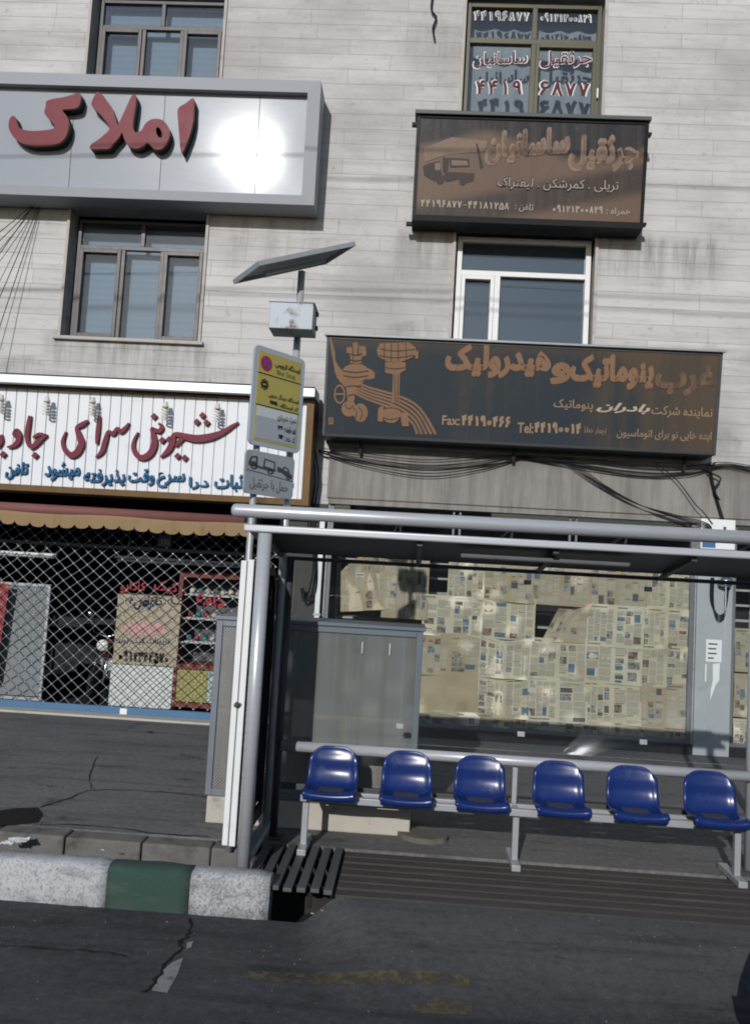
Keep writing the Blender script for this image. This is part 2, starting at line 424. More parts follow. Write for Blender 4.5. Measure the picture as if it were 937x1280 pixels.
def text_mb(mb, txt, pl, bl, br, hpx, w0, w1, offset=0.0, shear=0.0, rtl=True, pad=0.0):
    """lettering fitted to the box whose lower edge runs bl-br (pixels of the sign seen on plane pl)"""
    if all(ch in DIG for ch in txt):
        return digits(mb, txt, pl, bl, br, hpx, w0, w1, .15 + offset * 2.0)
    if '–' in txt and not rtl:
        n = len(txt); q = lambda f: (bl[0] + (br[0] - bl[0]) * f, bl[1] + (br[1] - bl[1]) * f); i = txt.index('–'); p = txt.split('–')
        digits(mb, p[0].strip(), pl, bl, q(.47), hpx, w0, w1, .15 + offset * 2); digits(mb, p[1].strip(), pl, q(.53), br, hpx, w0, w1, .15 + offset * 2)
        a, b = pl.uv(*q(.48)), pl.uv(*q(.52)); h = abs(pl.uv(bl[0], bl[1] - hpx).y - pl.uv(*bl).y); mb.poly(pl, [(a.x, a.y + h * .42), (b.x, a.y + h * .42), (b.x, a.y + h * .52), (a.x, a.y + h * .52)], w0, w1); return
    cu = bpy.data.curves.new('t', 'FONT'); cu.body = shape(txt) if rtl else txt
    cu.resolution_u = 2; cu.offset = min(offset, .028); cu.shear = shear; dd = max(0, offset - .028) * .75
    o = bpy.data.objects.new('t', cu); COL.objects.link(o)
    dg = bpy.context.evaluated_depsgraph_get(); me = bpy.data.meshes.new_from_object(o.evaluated_get(dg))
    bpy.data.objects.remove(o); bpy.data.curves.remove(cu)
    if not me.vertices: return
    xs = [v.co.x for v in me.vertices]; ys = [v.co.y for v in me.vertices]
    x0, x1, y0, y1 = min(xs), max(xs), min(ys), max(ys)
    A, B = pl.uv(*bl), pl.uv(*br); T = pl.uv(bl[0] + .05 * hpx, bl[1] - hpx)
    ex = B - A; hv = (T - A).y
    def P(v, w):
        a = (v.co.x - x0) / (x1 - x0); b = (v.co.y - y0) / (y1 - y0)
        return pl.p(A.x + ex.x * a, A.y + ex.y * a + hv * b, w)
    for q_, (sx_, sy_) in enumerate(((dd, 0), (-dd, 0), (0, dd), (0, -dd), (dd * .7, dd * .7), (-dd * .7, -dd * .7)) if dd else ()):
        class V_: pass
        vs = []
        for v in me.vertices:
            t = V_(); t.co = v.co + Vector((sx_, sy_, 0)); vs.append(mb.bm.verts.new(P(t, w1 - .0002 * (q_ + 1))))
        for f in me.polygons: mb.bm.faces.new([vs[i] for i in f.vertices]).material_index = mb.mi
    fr = [mb.bm.verts.new(P(v, w1)) for v in me.vertices]
    cnt = {}
    for f in me.polygons:
        try:
            q = mb.bm.faces.new([fr[i] for i in f.vertices]); q.material_index = mb.mi
        except ValueError: pass
        for e in f.edge_keys: cnt[e] = cnt.get(e, 0) + 1
    if w1 - w0 > .0031:
        bk = [mb.bm.verts.new(P(v, w0)) for v in me.vertices]
        for (a, b), n in cnt.items():
            if n == 1:
                q = mb.bm.faces.new((fr[a], fr[b], bk[b], bk[a])); q.material_index = mb.mi
    bpy.data.meshes.remove(me)
DIG = {'۰': [[(.5, .56), (.34, .46), (.36, .3), (.5, .24), (.64, .3), (.66, .46), (.5, .56)]],
 '۱': [[(.36, 1), (.5, .7), (.56, .35), (.56, 0)]],
 '۲': [[(.16, 1), (.3, .7), (.38, .35), (.38, 0)], [(.3, .74), (.5, .64), (.74, .7), (.84, .98)]],
 '۳': [[(.1, 1), (.22, .7), (.3, .35), (.3, 0)], [(.23, .74), (.36, .66), (.5, .72), (.54, .95)], [(.53, .8), (.62, .68), (.78, .72), (.88, .98)]],
 '۴': [[(.1, 1), (.24, .68), (.32, .35), (.32, 0)], [(.84, .97), (.58, .98), (.5, .8), (.62, .68), (.86, .66)], [(.27, .62), (.45, .62), (.62, .68)]],
 '۵': [[(.5, 1), (.24, .62), (.1, .26), (.2, .04), (.42, .06), (.5, .24), (.58, .06), (.8, .04), (.9, .26), (.76, .62), (.5, 1)]],
 '۶': [[(.8, .95), (.5, 1), (.26, .84), (.34, .62), (.6, .58), (.86, .64)], [(.62, .58), (.44, .4), (.28, .2), (.2, 0)]],
 '۷': [[(.12, 1), (.3, .6), (.5, .04)], [(.5, .04), (.62, .5), (.86, 1)]],
 '۸': [[(.5, 1), (.32, .5), (.12, .02)], [(.5, 1), (.62, .5), (.88, .02)]],
 '۹': [[(.66, .62), (.4, .58), (.2, .7), (.26, .94), (.5, 1), (.66, .86), (.7, .5), (.78, .2), (.84, 0)]]}
def digits(mb, txt, pl, bl, br, hpx, w0, w1, wt):
    A, B = pl.uv(*bl), pl.uv(*br); T = pl.uv(bl[0] + .05 * hpx, bl[1] - hpx); hv = (T - A).y; ex = (B - A) / len(txt)
    for i, ch in enumerate(txt):
        for j, st in enumerate(DIG[ch]):
            stroke(mb, pl, [(A.x + ex.x * (i + .08 + .84 * a), A.y + ex.y * (i + a) + hv * (wt * .5 + b * (1 - wt)), wt * hv * .5) for a, b in st], w0, w1 + j * .0003)
def stroke(mb, pl, pts, w0, w1, cap=True):
    """pen stroke given as (u, v, half width) on a plane"""
    q = crpath([(a[0], a[1], a[2]) for a in pts], 5); L = []; R = []
    for i, p in enumerate(q):
        d = (q[min(i + 1, len(q) - 1)] - q[max(i - 1, 0)]); d.z = 0
        d.normalize(); nx = Vector((-d.y, d.x, 0)) * max(p.z, .001)
        L.append(p + nx); R.append(p - nx)
    mb_quads = list(zip(L, R))
    fr = [(mb.bm.verts.new(pl.p(a.x, a.y, w1)), mb.bm.verts.new(pl.p(b.x, b.y, w1))) for a, b in mb_quads]
    bk = [(mb.bm.verts.new(pl.p(a.x, a.y, w0)), mb.bm.verts.new(pl.p(b.x, b.y, w0))) for a, b in mb_quads]
    for i in range(len(fr) - 1):
        for vs in ((fr[i][0], fr[i + 1][0], fr[i + 1][1], fr[i][1]), (fr[i][0], fr[i + 1][0], bk[i + 1][0], bk[i][0]), (fr[i][1], fr[i + 1][1], bk[i + 1][1], bk[i][1])):
            f = mb.bm.faces.new(vs); f.material_index = mb.mi
    for k in (0, -1):
        mb.bm.faces.new((fr[k][0], fr[k][1], bk[k][1], bk[k][0])).material_index = mb.mi

# ================================================================== THE SETTING
WY = 12.0
M_road = asphalt_mat('road_asphalt', (.042, .043, .048), (.062, .062, .067), True, (.09, .088, .087))
M_pave = asphalt_mat('pavement_asphalt', (.115, .113, .113), (.15, .147, .144))
struct(MB().box(-300, 300, -300, 300, -1.2, -.9).build('ground', mat('earth', (.12, .11, .1), .95)))
def road_mb():
    mb = MB()
    mb.grid(lambda a, b: Vector((-60 + 120 * a, -40 + 45.945 * b, -.2)), 4, 4)
    mb.face([(-60, 5.945, -.2), (60, 5.945, -.2), (60, 5.945, -.95), (-60, 5.945, -.95)])
    return mb
struct(road_mb().build('road', M_road))
# asphalt ramp from the road up to the slatted floor of the stop
def ramp(a, b):
    x = -.95 + 13.0 * a ** 1.6; e = .05 * math.sin(x * 2.1) + .03 * math.sin(x * 5.3 + 1)
    y = 4.75 + e * (1 - b) + (5.945 - 4.75 - e * (1 - b)) * b
    f = min(1, max(0, (x + .66 - .1 * (1 - b)) / (.3 + .9 * (1 - b)))); f = f * f * (3 - 2 * f)
    return Vector((x, y, -.203 + (.192 * b * b * (3 - 2 * b)) * f + .004 * f))
mb = MB(); mb.grid(ramp, 140, 14)
struct(mb.build('bus_bay', M_road))
mb = MB()
mb.box(-60, 60, 6.95, 16, -.6, 0)
struct(mb.build('pavement', M_pave))
struct(MB().box(-.43, 14, 5.945, 6.95, -.6, -.06).build('platform_base', M_darkgrey))
mb = MB(); mb.box(-60, -.43, 6.12, 6.74, -.6, -.45); struct(mb.build('gutter', mat('gutter_mud_shade', (.035, .032, .028), .7, 0, .4, 7, bump=.6)))
mb = MB(); rr = random.Random(3); x = -6.2
while x < -1.12:
    L = min(rr.uniform(.55, .68), -1.1 - x); mb.box(x, x + L - .012, 6.74 + rr.uniform(-.015, .015), 6.95, -.55, rr.uniform(-.03, .004), .02); x += L
struct(mb.build('gutter_edging', mat('dirty_edging_concrete', (.15, .143, .133), .9, 0, .3, 5, dirt=(.06, .056, .052), dirt_lo=.45, dirt_hi=.7, bump=.6, bscale=35)))
struct(MB().box(-1.12, -.43, 6.74, 6.951, -.55, -.05).build('gutter_wall', MATS['gutter_mud_shade']))  # walls share the dark mud colour, standing in for shade in the opening
struct(MB().box(-.445, -.43, 5.96, 6.95, -.45, -.035).build('gutter_wall', MATS['gutter_mud_shade']))

def kerb(x0, x1, m, label, end=False):
    mb = MB(); n = max(2, int((x1 - x0) / .08)); prof = [(5.94, -.24), (5.94, .03), (5.952, .066), (5.985, .083), (6.09, .088), (6.12, .06), (6.12, -.5)]
    rk = random.Random(int(x0 * 100)); wob = [[rk.uniform(-.006, .006) for _ in prof] for _ in range(n + 1)]
    def fn(a, b):
        i = round(a * n); j = round(b * (len(prof) - 1)); y, z = prof[j]
        x = x0 + (x1 - x0) * a
        if i in (0, n): y += .012 if j < 3 else 0; z -= .008 if 1 < j < 5 else 0
        return Vector((x, y + wob[i][j], z + wob[i][j] * .8))
    V = mb.grid(fn, n, len(prof) - 1)
    for row in (V[0], V[-1]): mb.bm.faces.new(row)
    return tag(mb.build('kerb_block', m), label, 'kerb')
K_w = painted_kerb('worn_white_kerb_paint', (.50, .505, .51), .50, .66)
K_w2 = painted_kerb('flaked_white_kerb_paint', (.48, .485, .49), .46, .62)
K_g = painted_kerb('worn_green_kerb_paint', (.026, .068, .050), .5, .68, (.06, .07, .062))
kerb(-3.9, -2.003, K_w, 'long white painted kerb block, left of the green one')
kerb(-2.0, -1.418, K_g, 'green painted kerb block between the two white ones')
kerb(-1.415, -.86, K_w2, 'short white kerb block with flaking paint, beside the shelter post')
# worn paint on the road, laid as thin sheets
def sheet(pxs, z, name, m, j=0):
    mb = MB(); pts = [onz(a, b, z) for a, b in pxs]
    tri = tessellate_polygon([[Vector((p.x, p.y, 0)) for p in pts]])
    vs = [mb.bm.verts.new(p) for p in pts]
    for t in tri: mb.bm.faces.new([vs[i] for i in t])
    return struct(mb.build(name, m))
def worn_paint(name, col, lo, hi):
    m, t, b = new_mat(name); k = NB(t); out = t.nodes['Material Output']; co = k.coord()
    f = k.ramp(k.noise(co, 11, 9, .72), lo, hi)
    k.l(k.mix(k.noise(co, 30), col, tuple(x * .6 for x in col)), b.inputs['Base Color']); b.inputs['Roughness'].default_value = .85
    tr = k.n('ShaderNodeBsdfTransparent'); mx = k.n('ShaderNodeMixShader'); k.l(f, mx.inputs[0]); k.l(b.outputs[0], mx.inputs[1]); k.l(tr.outputs[0], mx.inputs[2]); k.l(mx.outputs[0], out.inputs[0])
    return m
M_yp = worn_paint('worn_yellow_road_paint', (.12, .10, .055), .40, .66)
def ramp_z(x, y):
    b = min(1, max(0, (y - 4.75) / 1.195)); f = min(1, max(0, (x + .66 - .1 * (1 - b)) / (.3 + .9 * (1 - b)))); f = f * f * (3 - 2 * f)
    return max(-.2, -.203 + .192 * b * b * (3 - 2 * b) * f + .004 * f)
def strip(top, bot, m):
    T, B = crpath([(*onz(a, b, -.17).xy, 0) for a, b in top], 8), crpath([(*onz(a, b, -.17).xy, 0) for a, b in bot], 8); n = len(T) - 1
    def fn(s, t):
        p = T[round(s * n)].lerp(B[round(s * n)], t); return Vector((p.x, p.y, ramp_z(p.x, p.y) + .006))
    mb = MB(); mb.grid(fn, n, 4); return struct(mb.build('road_marking', m))
strip([(310, 1208), (420, 1214), (500, 1220), (585, 1227)], [(315, 1219), (425, 1227), (505, 1232), (588, 1238)], M_yp)
strip([(512, 1252), (540, 1248), (560, 1247), (592, 1254)], [(515, 1260), (540, 1262), (560, 1263), (590, 1264)], M_yp)
sheet([(203, 1213), (215, 1203), (229, 1197), (222, 1218), (209, 1241), (190, 1238)], -.196, 'road_marking', worn_paint('worn_white_road_paint', (.28, .28, .28), .5, .8))
sheet([(234, 1178), (242, 1176), (239, 1184), (233, 1186)], -.196, 'road_marking', MATS.get('x') or mat('road_white', (.25, .25, .25), .85))
M_crack = mat('crack_shadow', (.016, .016, .017), .95)
def crack(pts, z, w, name='road_crack'):
    q = crpath([(*onz(a, b, z).xy, 0) for a, b in pts], 5); rk = random.Random(len(pts)); L, R = [], []
    for i, p in enumerate(q):
        d = (q[min(i + 1, len(q) - 1)] - q[max(i - 1, 0)]).normalized(); n = Vector((-d.y, d.x, 0)); ww = w * rk.uniform(.25, .9)
        o = n * rk.uniform(-w, w) * .5; L.append(p + n * ww / 2 + o); R.append(p - n * ww / 2 + o)
    mb = MB()
    vl = [(mb.bm.verts.new((a.x, a.y, z)), mb.bm.verts.new((b.x, b.y, z))) for a, b in zip(L, R)]
    for a, b in zip(vl, vl[1:]): mb.bm.faces.new((a[0], b[0], b[1], a[1]))
    return struct(mb.build(name, M_crack))
crack([(240, 1148), (238, 1163), (228, 1176), (224, 1190), (206, 1205), (196, 1225), (180, 1240)], -.195, .035)
crack([(0, 1181), (70, 1186), (130, 1190), (160, 1195)], -.195, .02)
crack([(560, 1222), (680, 1232), (800, 1238), (905, 1246)], -.195, .02)
crack([(52, 1009), (85, 998), (120, 987), (200, 990), (262, 997)], .004, .03, 'pavement_crack')
crack([(115, 985), (112, 970), (122, 945)], .004, .015, 'pavement_crack')
crack([(50, 1030), (120, 1032), (200, 1042), (262, 1045)], .004, .03, 'pavement_crack')

mb = MB(); rk = random.Random(21); x = -44
while x < 44:
    w_ = rk.uniform(6, 11); h = rk.uniform(4.8, 6.6); mb.box(x, x + w_ - .1, -21, -15, -.3, h); x += w_
struct(mb.build('opposite_street_side', mat('far_facades', (.22, .21, .2), .8, 0, .3, .4)))
# ================================================================== THE BUILDING
bld = thing('stone_building', (0, WY, 0), 'pale stone clad building with dark stained walls behind the bus shelter', 'building')
X0, X1, ZT = -13.0, 13.0, 13.5
W = {'w1': (-5.33, -3.27, 8.97, 10.96), 'w2': (-5.38, -3.30, 5.47, 7.44), 'w3': (.38, 2.42, 5.47, 7.36), 'w4': (.36, 2.43, 8.97, 10.98)}
SHOP_L = (-8.0, -1.85, 0.0, 3.2); SHOP_R = (-1.22, 3.97, .12, 3.27); SHOP_R2 = (4.48, 8.5, .12, 3.27)
ops = list(W.values()) + [SHOP_L, SHOP_R, SHOP_R2]
def wall_mb():
    mb = MB(); xs = sorted({X0, X1, *[o[0] for o in ops], *[o[1] for o in ops]}); zs = sorted({-.5, ZT, *[o[2] for o in ops], *[o[3] for o in ops]})
    for a, b in zip(xs, xs[1:]):
        for c, d in zip(zs, zs[1:]):
            mx, mz = (a + b) / 2, (c + d) / 2
            if any(o[0] < mx < o[1] and o[2] < mz < o[3] for o in ops): continue
            mb.face([(a, WY, c), (b, WY, c), (b, WY, d), (a, WY, d)])
    for o in ops:
        x0, x1, z0, z1 = o; d = WY + .3
        for q in ([(x0, WY, z0), (x0, WY, z1), (x0, d, z1), (x0, d, z0)], [(x1, WY, z0), (x1, WY, z1), (x1, d, z1), (x1, d, z0)],
                  [(x0, WY, z1), (x1, WY, z1), (x1, d, z1), (x0, d, z1)], [(x0, WY, z0), (x1, WY, z0), (x1, d, z0), (x0, d, z0)]): mb.face(q)
    bmesh.ops.remove_doubles(mb.bm, verts=mb.bm.verts, dist=.0005)
    mb.face([(X0, WY, -.5), (X0, 22, -.5), (X0, 22, ZT), (X0, WY, ZT)]); mb.face([(X1, WY, -.5), (X1, 22, -.5), (X1, 22, ZT), (X1, WY, ZT)])
    mb.face([(X0, 22, -.5), (X1, 22, -.5), (X1, 22, ZT), (X0, 22, ZT)])
    return mb
wall_mb().build('wall', stone_mat(), bld, fixn=False)
mb = MB(); mb.box(X0 - .1, X1 + .1, WY - .15, 22.1, ZT, ZT + .25, .02); mb.build('roof', M_concrete, bld)
# concrete beam over the right shops
def beam_mat():
    m, t, b = new_mat('stained_beam_concrete'); k = NB(t)
    f = k.noise(k.coord((1.2, 1, 1)), 2.5, 9, .68); r = k.ramp(k.noise(k.coord((6, 1, .5)), 1.2, 8, .7), .35, .7)
    c = k.mix(f, (.20, .185, .17), (.34, .32, .295)); c = k.mix(k.math('MULTIPLY', r, .6), c, (.12, .108, .1))
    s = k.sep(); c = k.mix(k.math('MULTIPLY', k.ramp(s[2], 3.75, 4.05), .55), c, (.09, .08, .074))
    k.l(c, b.inputs['Base Color']); b.inputs['Roughness'].default_value = .88; b.inputs['Specular IOR Level'].default_value = .15; k.bump(k.noise(k.coord(), 25, 8, .7), .4, .01, b); return m
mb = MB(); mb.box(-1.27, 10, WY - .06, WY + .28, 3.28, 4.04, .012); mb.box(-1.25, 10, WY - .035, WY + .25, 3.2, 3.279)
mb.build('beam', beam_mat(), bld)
mb = MB(); mb.box(3.98, 4.47, WY - .05, WY + .28, .0, 3.195, .008)
M_pillar = mat('pale_blue_grey_paint', (.36, .375, .385), .6, 0, .08, 5, dirt=(.24, .26, .27), dirt_lo=.55, dirt_hi=.8)
mb.build('pillar', M_pillar, bld)
mb = MB(); mb.box(-1.83, -1.24, WY - .02, WY + .25, 0, 3.19); mb.build('pillar', mat('dark_stone', (.07, .066, .062), .8, 0, .3, 6), bld)
mb = MB(); mb.box(-1.23, 3.97, WY - .05, WY + .02, 0, .135, .006); mb.box(4.48, 9, WY - .05, WY + .02, 0, .135, .006); mb.build('plinth', mat('black_stone_plinth', (.022, .022, .025), .35, 0, .3, 8), bld)
# dark rooms behind the openings
def room(x0, x1, z0, z1, y1, m):
    mb = MB(); y0 = WY + .302
    mb.face([(x0, y1, z0), (x1, y1, z0), (x1, y1, z1), (x0, y1, z1)]); mb.face([(x0, y0, z0), (x0, y1, z0), (x0, y1, z1), (x0, y0, z1)])
    mb.face([(x1, y0, z0), (x1, y1, z0), (x1, y1, z1), (x1, y0, z1)]); mb.face([(x0, y0, z1), (x1, y0, z1), (x1, y1, z1), (x0, y1, z1)])
    mb.face([(x0, y0, z0), (x1, y0, z0), (x1, y1, z0), (x0, y1, z0)]); return mb.build('room', m, bld)
room(-8.2, -1.84, .004, 3.25, 16.5, M_dark_int)
room(-1.8, 3.975, .1, 3.3, 15, M_dark_int)
room(4.475, 8.6, .1, 3.3, 15, M_dark_int)
for w in W.values(): room(w[0] - .2, w[1] + .2, w[2] - .2, w[3] + .2, 13.6, M_dark_int)

WIN_Y = WY + .17
def fr(mb, x0, x1, z0, z1, t, y0, y1, parts='lrtb'):
    if 'l' in parts: mb.box(x0, x0 + t, y0, y1, z0, z1, .004)
    if 'r' in parts: mb.box(x1 - t, x1, y0, y1, z0, z1, .004)
    if 't' in parts: mb.box(x0 + t, x1 - t, y0, y1, z1 - t, z1, .004)
    if 'b' in parts: mb.box(x0 + t, x1 - t, y0, y1, z0, z0 + t, .004)
def trim(o, parent, m, sill=True):
    x0, x1, z0, z1 = o; mb = MB()
    fr(mb, x0 - .035, x1 + .03, z0 - .04, z1 + .04, .045, WY - .03, WY + .02, 'lrt')
    if sill: mb.box(x0 - .09, x1 + .07, WY - .07, WY + .1, z0 - .045, z0 + .005, .006)
    return mb.build('window_trim', m, parent)
def blind(o, parent, m, folds=0, amp=.02, y=.32):
    x0, x1, z0, z1 = o; mb = MB()
    if folds: mb.grid(lambda a, b: Vector((x0 + (x1 - x0) * a, WY + y + .06 + amp * math.sin(a * folds * 6.28 + .6 * math.sin(a * 17)) , z0 + (z1 - z0) * b)), folds * 6, 2)
    else:
        n = int((z1 - z0) / .05)
        mb.grid(lambda a, b: Vector((x0 + (x1 - x0) * a, WY + y + .04 + (.005 if round(b * n) % 2 else 0), z0 + (z1 - z0) * b)), 1, n, smooth=False)
    return mb.build('curtain' if folds else 'blind', m, parent, fixn=False)
def pane(o, parent, m, y=None):
    x0, x1, z0, z1 = o; mb = MB(); y = y or WIN_Y + .035
    mb.box(x0, x1, y, y + .006, z0, z1); return mb.build('pane', m, parent)
def brown_window(o):
    x0, x1, z0, z1 = o; r = thing('x', (0, 0, 0), '', '')
    for k in ('label', 'category', 'kind'): del r[k]
    r.name = 'window'; r.location = ((x0 + x1) / 2, WY, z0); r.parent = bld; r.matrix_parent_inverse = bld.matrix_basis.inverted()
    bpy.context.view_layer.update()
    fx0, fx1, fz0, fz1 = x0 + .07, x1 - .02, z0 + .01, z1 - .10
    tz = z0 + 1.42; W_ = fx1 - fx0; m1, m2 = fx0 + W_ * .36, fx0 + W_ * .66
    mb = MB(); y0, y1 = WIN_Y, WIN_Y + .07
    fr(mb, fx0, fx1, fz0, fz1, .05, y0, y1)
    mb.box(fx0 + .05, fx1 - .05, y0, y1, tz, tz + .06, .004)
    mb.box((fx0 + fx1) / 2 - .03, (fx0 + fx1) / 2 + .03, y0, y1, tz + .06, fz1 - .05, .004)
    for mx in (m1, m2): mb.box(mx - .028, mx + .028, y0, y1, fz0 + .05, tz, .004)
    mb.build('frame', M_brownframe, r)
    for a, b in ((fx0 + .05, m1 - .028), (m2 + .028, fx1 - .05)):
        mb = MB(); fr(mb, a + .004, b - .004, fz0 + .054, tz - .004, .055, y0 - .018, y1 - .01); mb.build('sash', M_brownframe, r)
    pane((fx0 + .02, fx1 - .02, fz0 + .02, fz1 - .02), r, M_glass)
    blind((fx0, fx1, fz0, fz1), r, M_blind)
    trim(o, r, M_trim)
    return r
for k in ('w1', 'w2'): brown_window(W[k])
def plain_root(o):
    r = bpy.data.objects.new('window', None); COL.objects.link(r); r.location = ((o[0] + o[1]) / 2, WY, o[2]); r.parent = bld
    r.matrix_parent_inverse = bld.matrix_basis.inverted(); return r
# white window over the blue workshop sign
o = W['w3']; r3 = plain_root(o); x0, x1, z0, z1 = o
mb = MB(); y0, y1 = WIN_Y - .03, WIN_Y + .05; fx0, fx1, fz0, fz1 = x0 + .04, x1 - .04, z0 + .01, z1 - .07
fr(mb, fx0, fx1, fz0, fz1, .075, y0, y1); tz = 6.74
mb.box(fx0 + .075, fx1 - .075, y0, y1, tz - .035, tz + .04, .004); mx = fx0 + .6
mb.box(mx - .03, mx + .05, y0, y1, fz0 + .075, tz - .035, .004); mb.build('frame', M_white, r3)
mb = MB(); fr(mb, fx0 + .08, mx - .035, fz0 + .08, tz - .04, .055, y0 - .012, y1 - .01); mb.build('sash', M_white, r3)
pane((fx0 + .03, fx1 - .03, fz0 + .03, fz1 - .03), r3, M_glass)
mb = MB(); mb.box(fx0 + .02, fx1 - .02, WIN_Y + .06, WIN_Y + .07, fz0, fz1); mb.build('blind', mat('grey_film', (.10, .115, .135), .6, 0, .1, 1.2), r3)
trim(o, r3, M_trim)
# olive window with the white and red lettering
o = W['w4']; r4 = plain_root(o); x0, x1, z0, z1 = o
mb = MB(); y0, y1 = WIN_Y - .05, WIN_Y + .04; fx0, fx1, fz0, fz1 = x0 + .03, x1 - .03, z0 + .01, z1 - .06; mx = 1.405; tz = 10.33
fr(mb, fx0, fx1, fz0, fz1, .06, y0, y1); mb.box(fx0 + .06, fx1 - .06, y0, y1, tz - .04, tz + .04, .004); mb.box(mx - .035, mx + .035, y0, y1, tz + .04, fz1 - .06, .004)
mb.box(mx - .035, mx + .035, y0, y1, fz0 + .06, tz - .04, .004); mb.build('frame', M_olive, r4)
mb = MB(); fr(mb, mx + .036, fx1 - .061, fz0 + .061, tz - .041, .05, y0 - .012, y1 - .01); mb.build('sash', M_olive, r4)
pane((fx0 + .03, fx1 - .03, fz0 + .03, fz1 - .03), r4, M_glass, WIN_Y)
blind((fx0 - .15, fx1 + .15, fz0 - .19, fz1 + .19), r4, mat('grey_curtain', (.37, .36, .36), .85, 0, .1, 2), 7, .02, .40)
trim(o, r4, M_trim)
mb = MB(); mb.box(fx1 - .045, fx1 - .02, y0 - .05, y0, 9.45, 9.6, .006); mb.build('handle', M_white, r4)
plw = Pl((0, WIN_Y - .006, 0), (1, 0, 0), (0, 0, 1))
M_lw = mat('white_film_lettering', (.68, .66, .66), .6, 0, .05, 5); M_lr = mat('dark_red_film', (.09, .02, .03), .5, 0, .1, 5)
for txt, bl, br, h in (('۴۴۱۹۶۸۷۷', (591, 27), (661, 28.5), 14), ('۰۹۱۲۱۳۰۰۸۲۹', (674, 28), (739, 30), 12)):
    mb = MB(); text_mb(mb, txt, plw, bl, br, h, 0, .002, .03, rtl=False); mb.build('lettering', M_lw, r4)
    mb = MB(); text_mb(mb, txt, plw, (bl[0] + 1, bl[1] - .8), (br[0] - 1, br[1] - .8), h - 1.6, 0, .004, -.012, rtl=False); mb.build('lettering', mat('grey_film_core', (.16, .16, .18), .6), r4)
for txt, bl, br, h, rtl in (('ساسانیان', (590, 86.5), (659, 84), 21, True), ('جرثقیل', (673, 86.5), (740, 85), 23, True), ('۴۴۱۹', (592, 120), (654, 121), 21, False), ('۶۸۷۷', (670, 122), (738, 124), 22, False)):
    mb = MB(); text_mb(mb, txt, plw, bl, br, h, 0, .002, .045, rtl=rtl); mb.build('lettering', M_lw, r4)
    mb = MB(); text_mb(mb, txt, plw, (bl[0] + 1.3, bl[1] - 1), (br[0] - 1.3, br[1] - 1), h - 2, 0, .0045, .012, rtl=rtl); mb.build('lettering', M_lr, r4)

# ---- right shop front: aluminium frame, panes
def shopfront(o, mulls, name):
    x0, x1, z0, z1 = o; r = bpy.data.objects.new(name, None); COL.objects.link(r); r.location = ((x0 + x1) / 2, WY, z0); r.parent = bld; r.matrix_parent_inverse = bld.matrix_basis.inverted()
    mb = MB(); y0, y1 = WY + .03, WY + .09
    fr(mb, x0, x1, z0, z1, .06, y0, y1)
    mb.box(x0 + .06, x1 - .06, y0, y1, 2.62, 2.68, .004)
    for m in mulls:
        for d in (-.055, .035): mb.box(m + d, m + d + .03, y0, y1, 2.68, z1 - .06, .003)
    mb.build('frame', mat('shop_frame_grey', (.15, .155, .165), .5, .2, .15, 8), r)
    pane((x0 + .03, x1 - .03, z0 + .03, z1 - .03), r, M_shopglass, WY + .055)
    return r
rs = shopfront(SHOP_R, (.6, 2.25), 'shop_window'); shopfront(SHOP_R2, (6.4,), 'shop_window')
M_shelf = mat('pale_shelf', (.5, .5, .48), .6)
def shelf_unit(x0, x1, z0, z1, y, label):
    sh = thing('shelf_unit', ((x0 + x1) / 2, y, .1), label, 'shelf')
    mb = MB()
    z = z0
    while z < z1: mb.box(x0, x1, y, y + .35, z, z + .03); z += .22
    mb.build_each('shelf', M_shelf, sh)
    mb = MB()
    for x in (x0 - .03, x1): mb.box(x, x + .03, y, y + .36, .1, z1)
    mb.build_each('upright', M_alu_dull, sh)
shelf_unit(-1.1, .6, 1.1, 2.6, 12.75, 'pale shelves showing through the gaps at the left of the papered window')
shelf_unit(.7, 3.3, .9, 2.6, 12.75, 'pale shelves behind the middle of the papered shop window')
shelf_unit(4.6, 6.0, 1.4, 2.6, 12.5, 'pale shelves in the shop window right of the grey pillar')

# ---- shop sign boxes ------------------------------------------------
def rect_from(pl, tl, tr, br, bl):
    a, b, c, d = pl.uv(*tl), pl.uv(*tr), pl.uv(*br), pl.uv(*bl)
    return ((a.x + d.x) / 2, (b.x + c.x) / 2, (c.y + d.y) / 2, (a.y + b.y) / 2)
def tilted(yb, zb, slope): return Pl((0, yb, zb), (1, 0, 0), (0, -slope, 1))
def sign_body(mb, pl, R, yback):
    u0, u1, v0, v1 = R; p = [pl.p(u0, v0), pl.p(u1, v0), pl.p(u1, v1), pl.p(u0, v1)]
    mb.hexa(p + [Vector((q.x, yback, q.z)) for q in p])

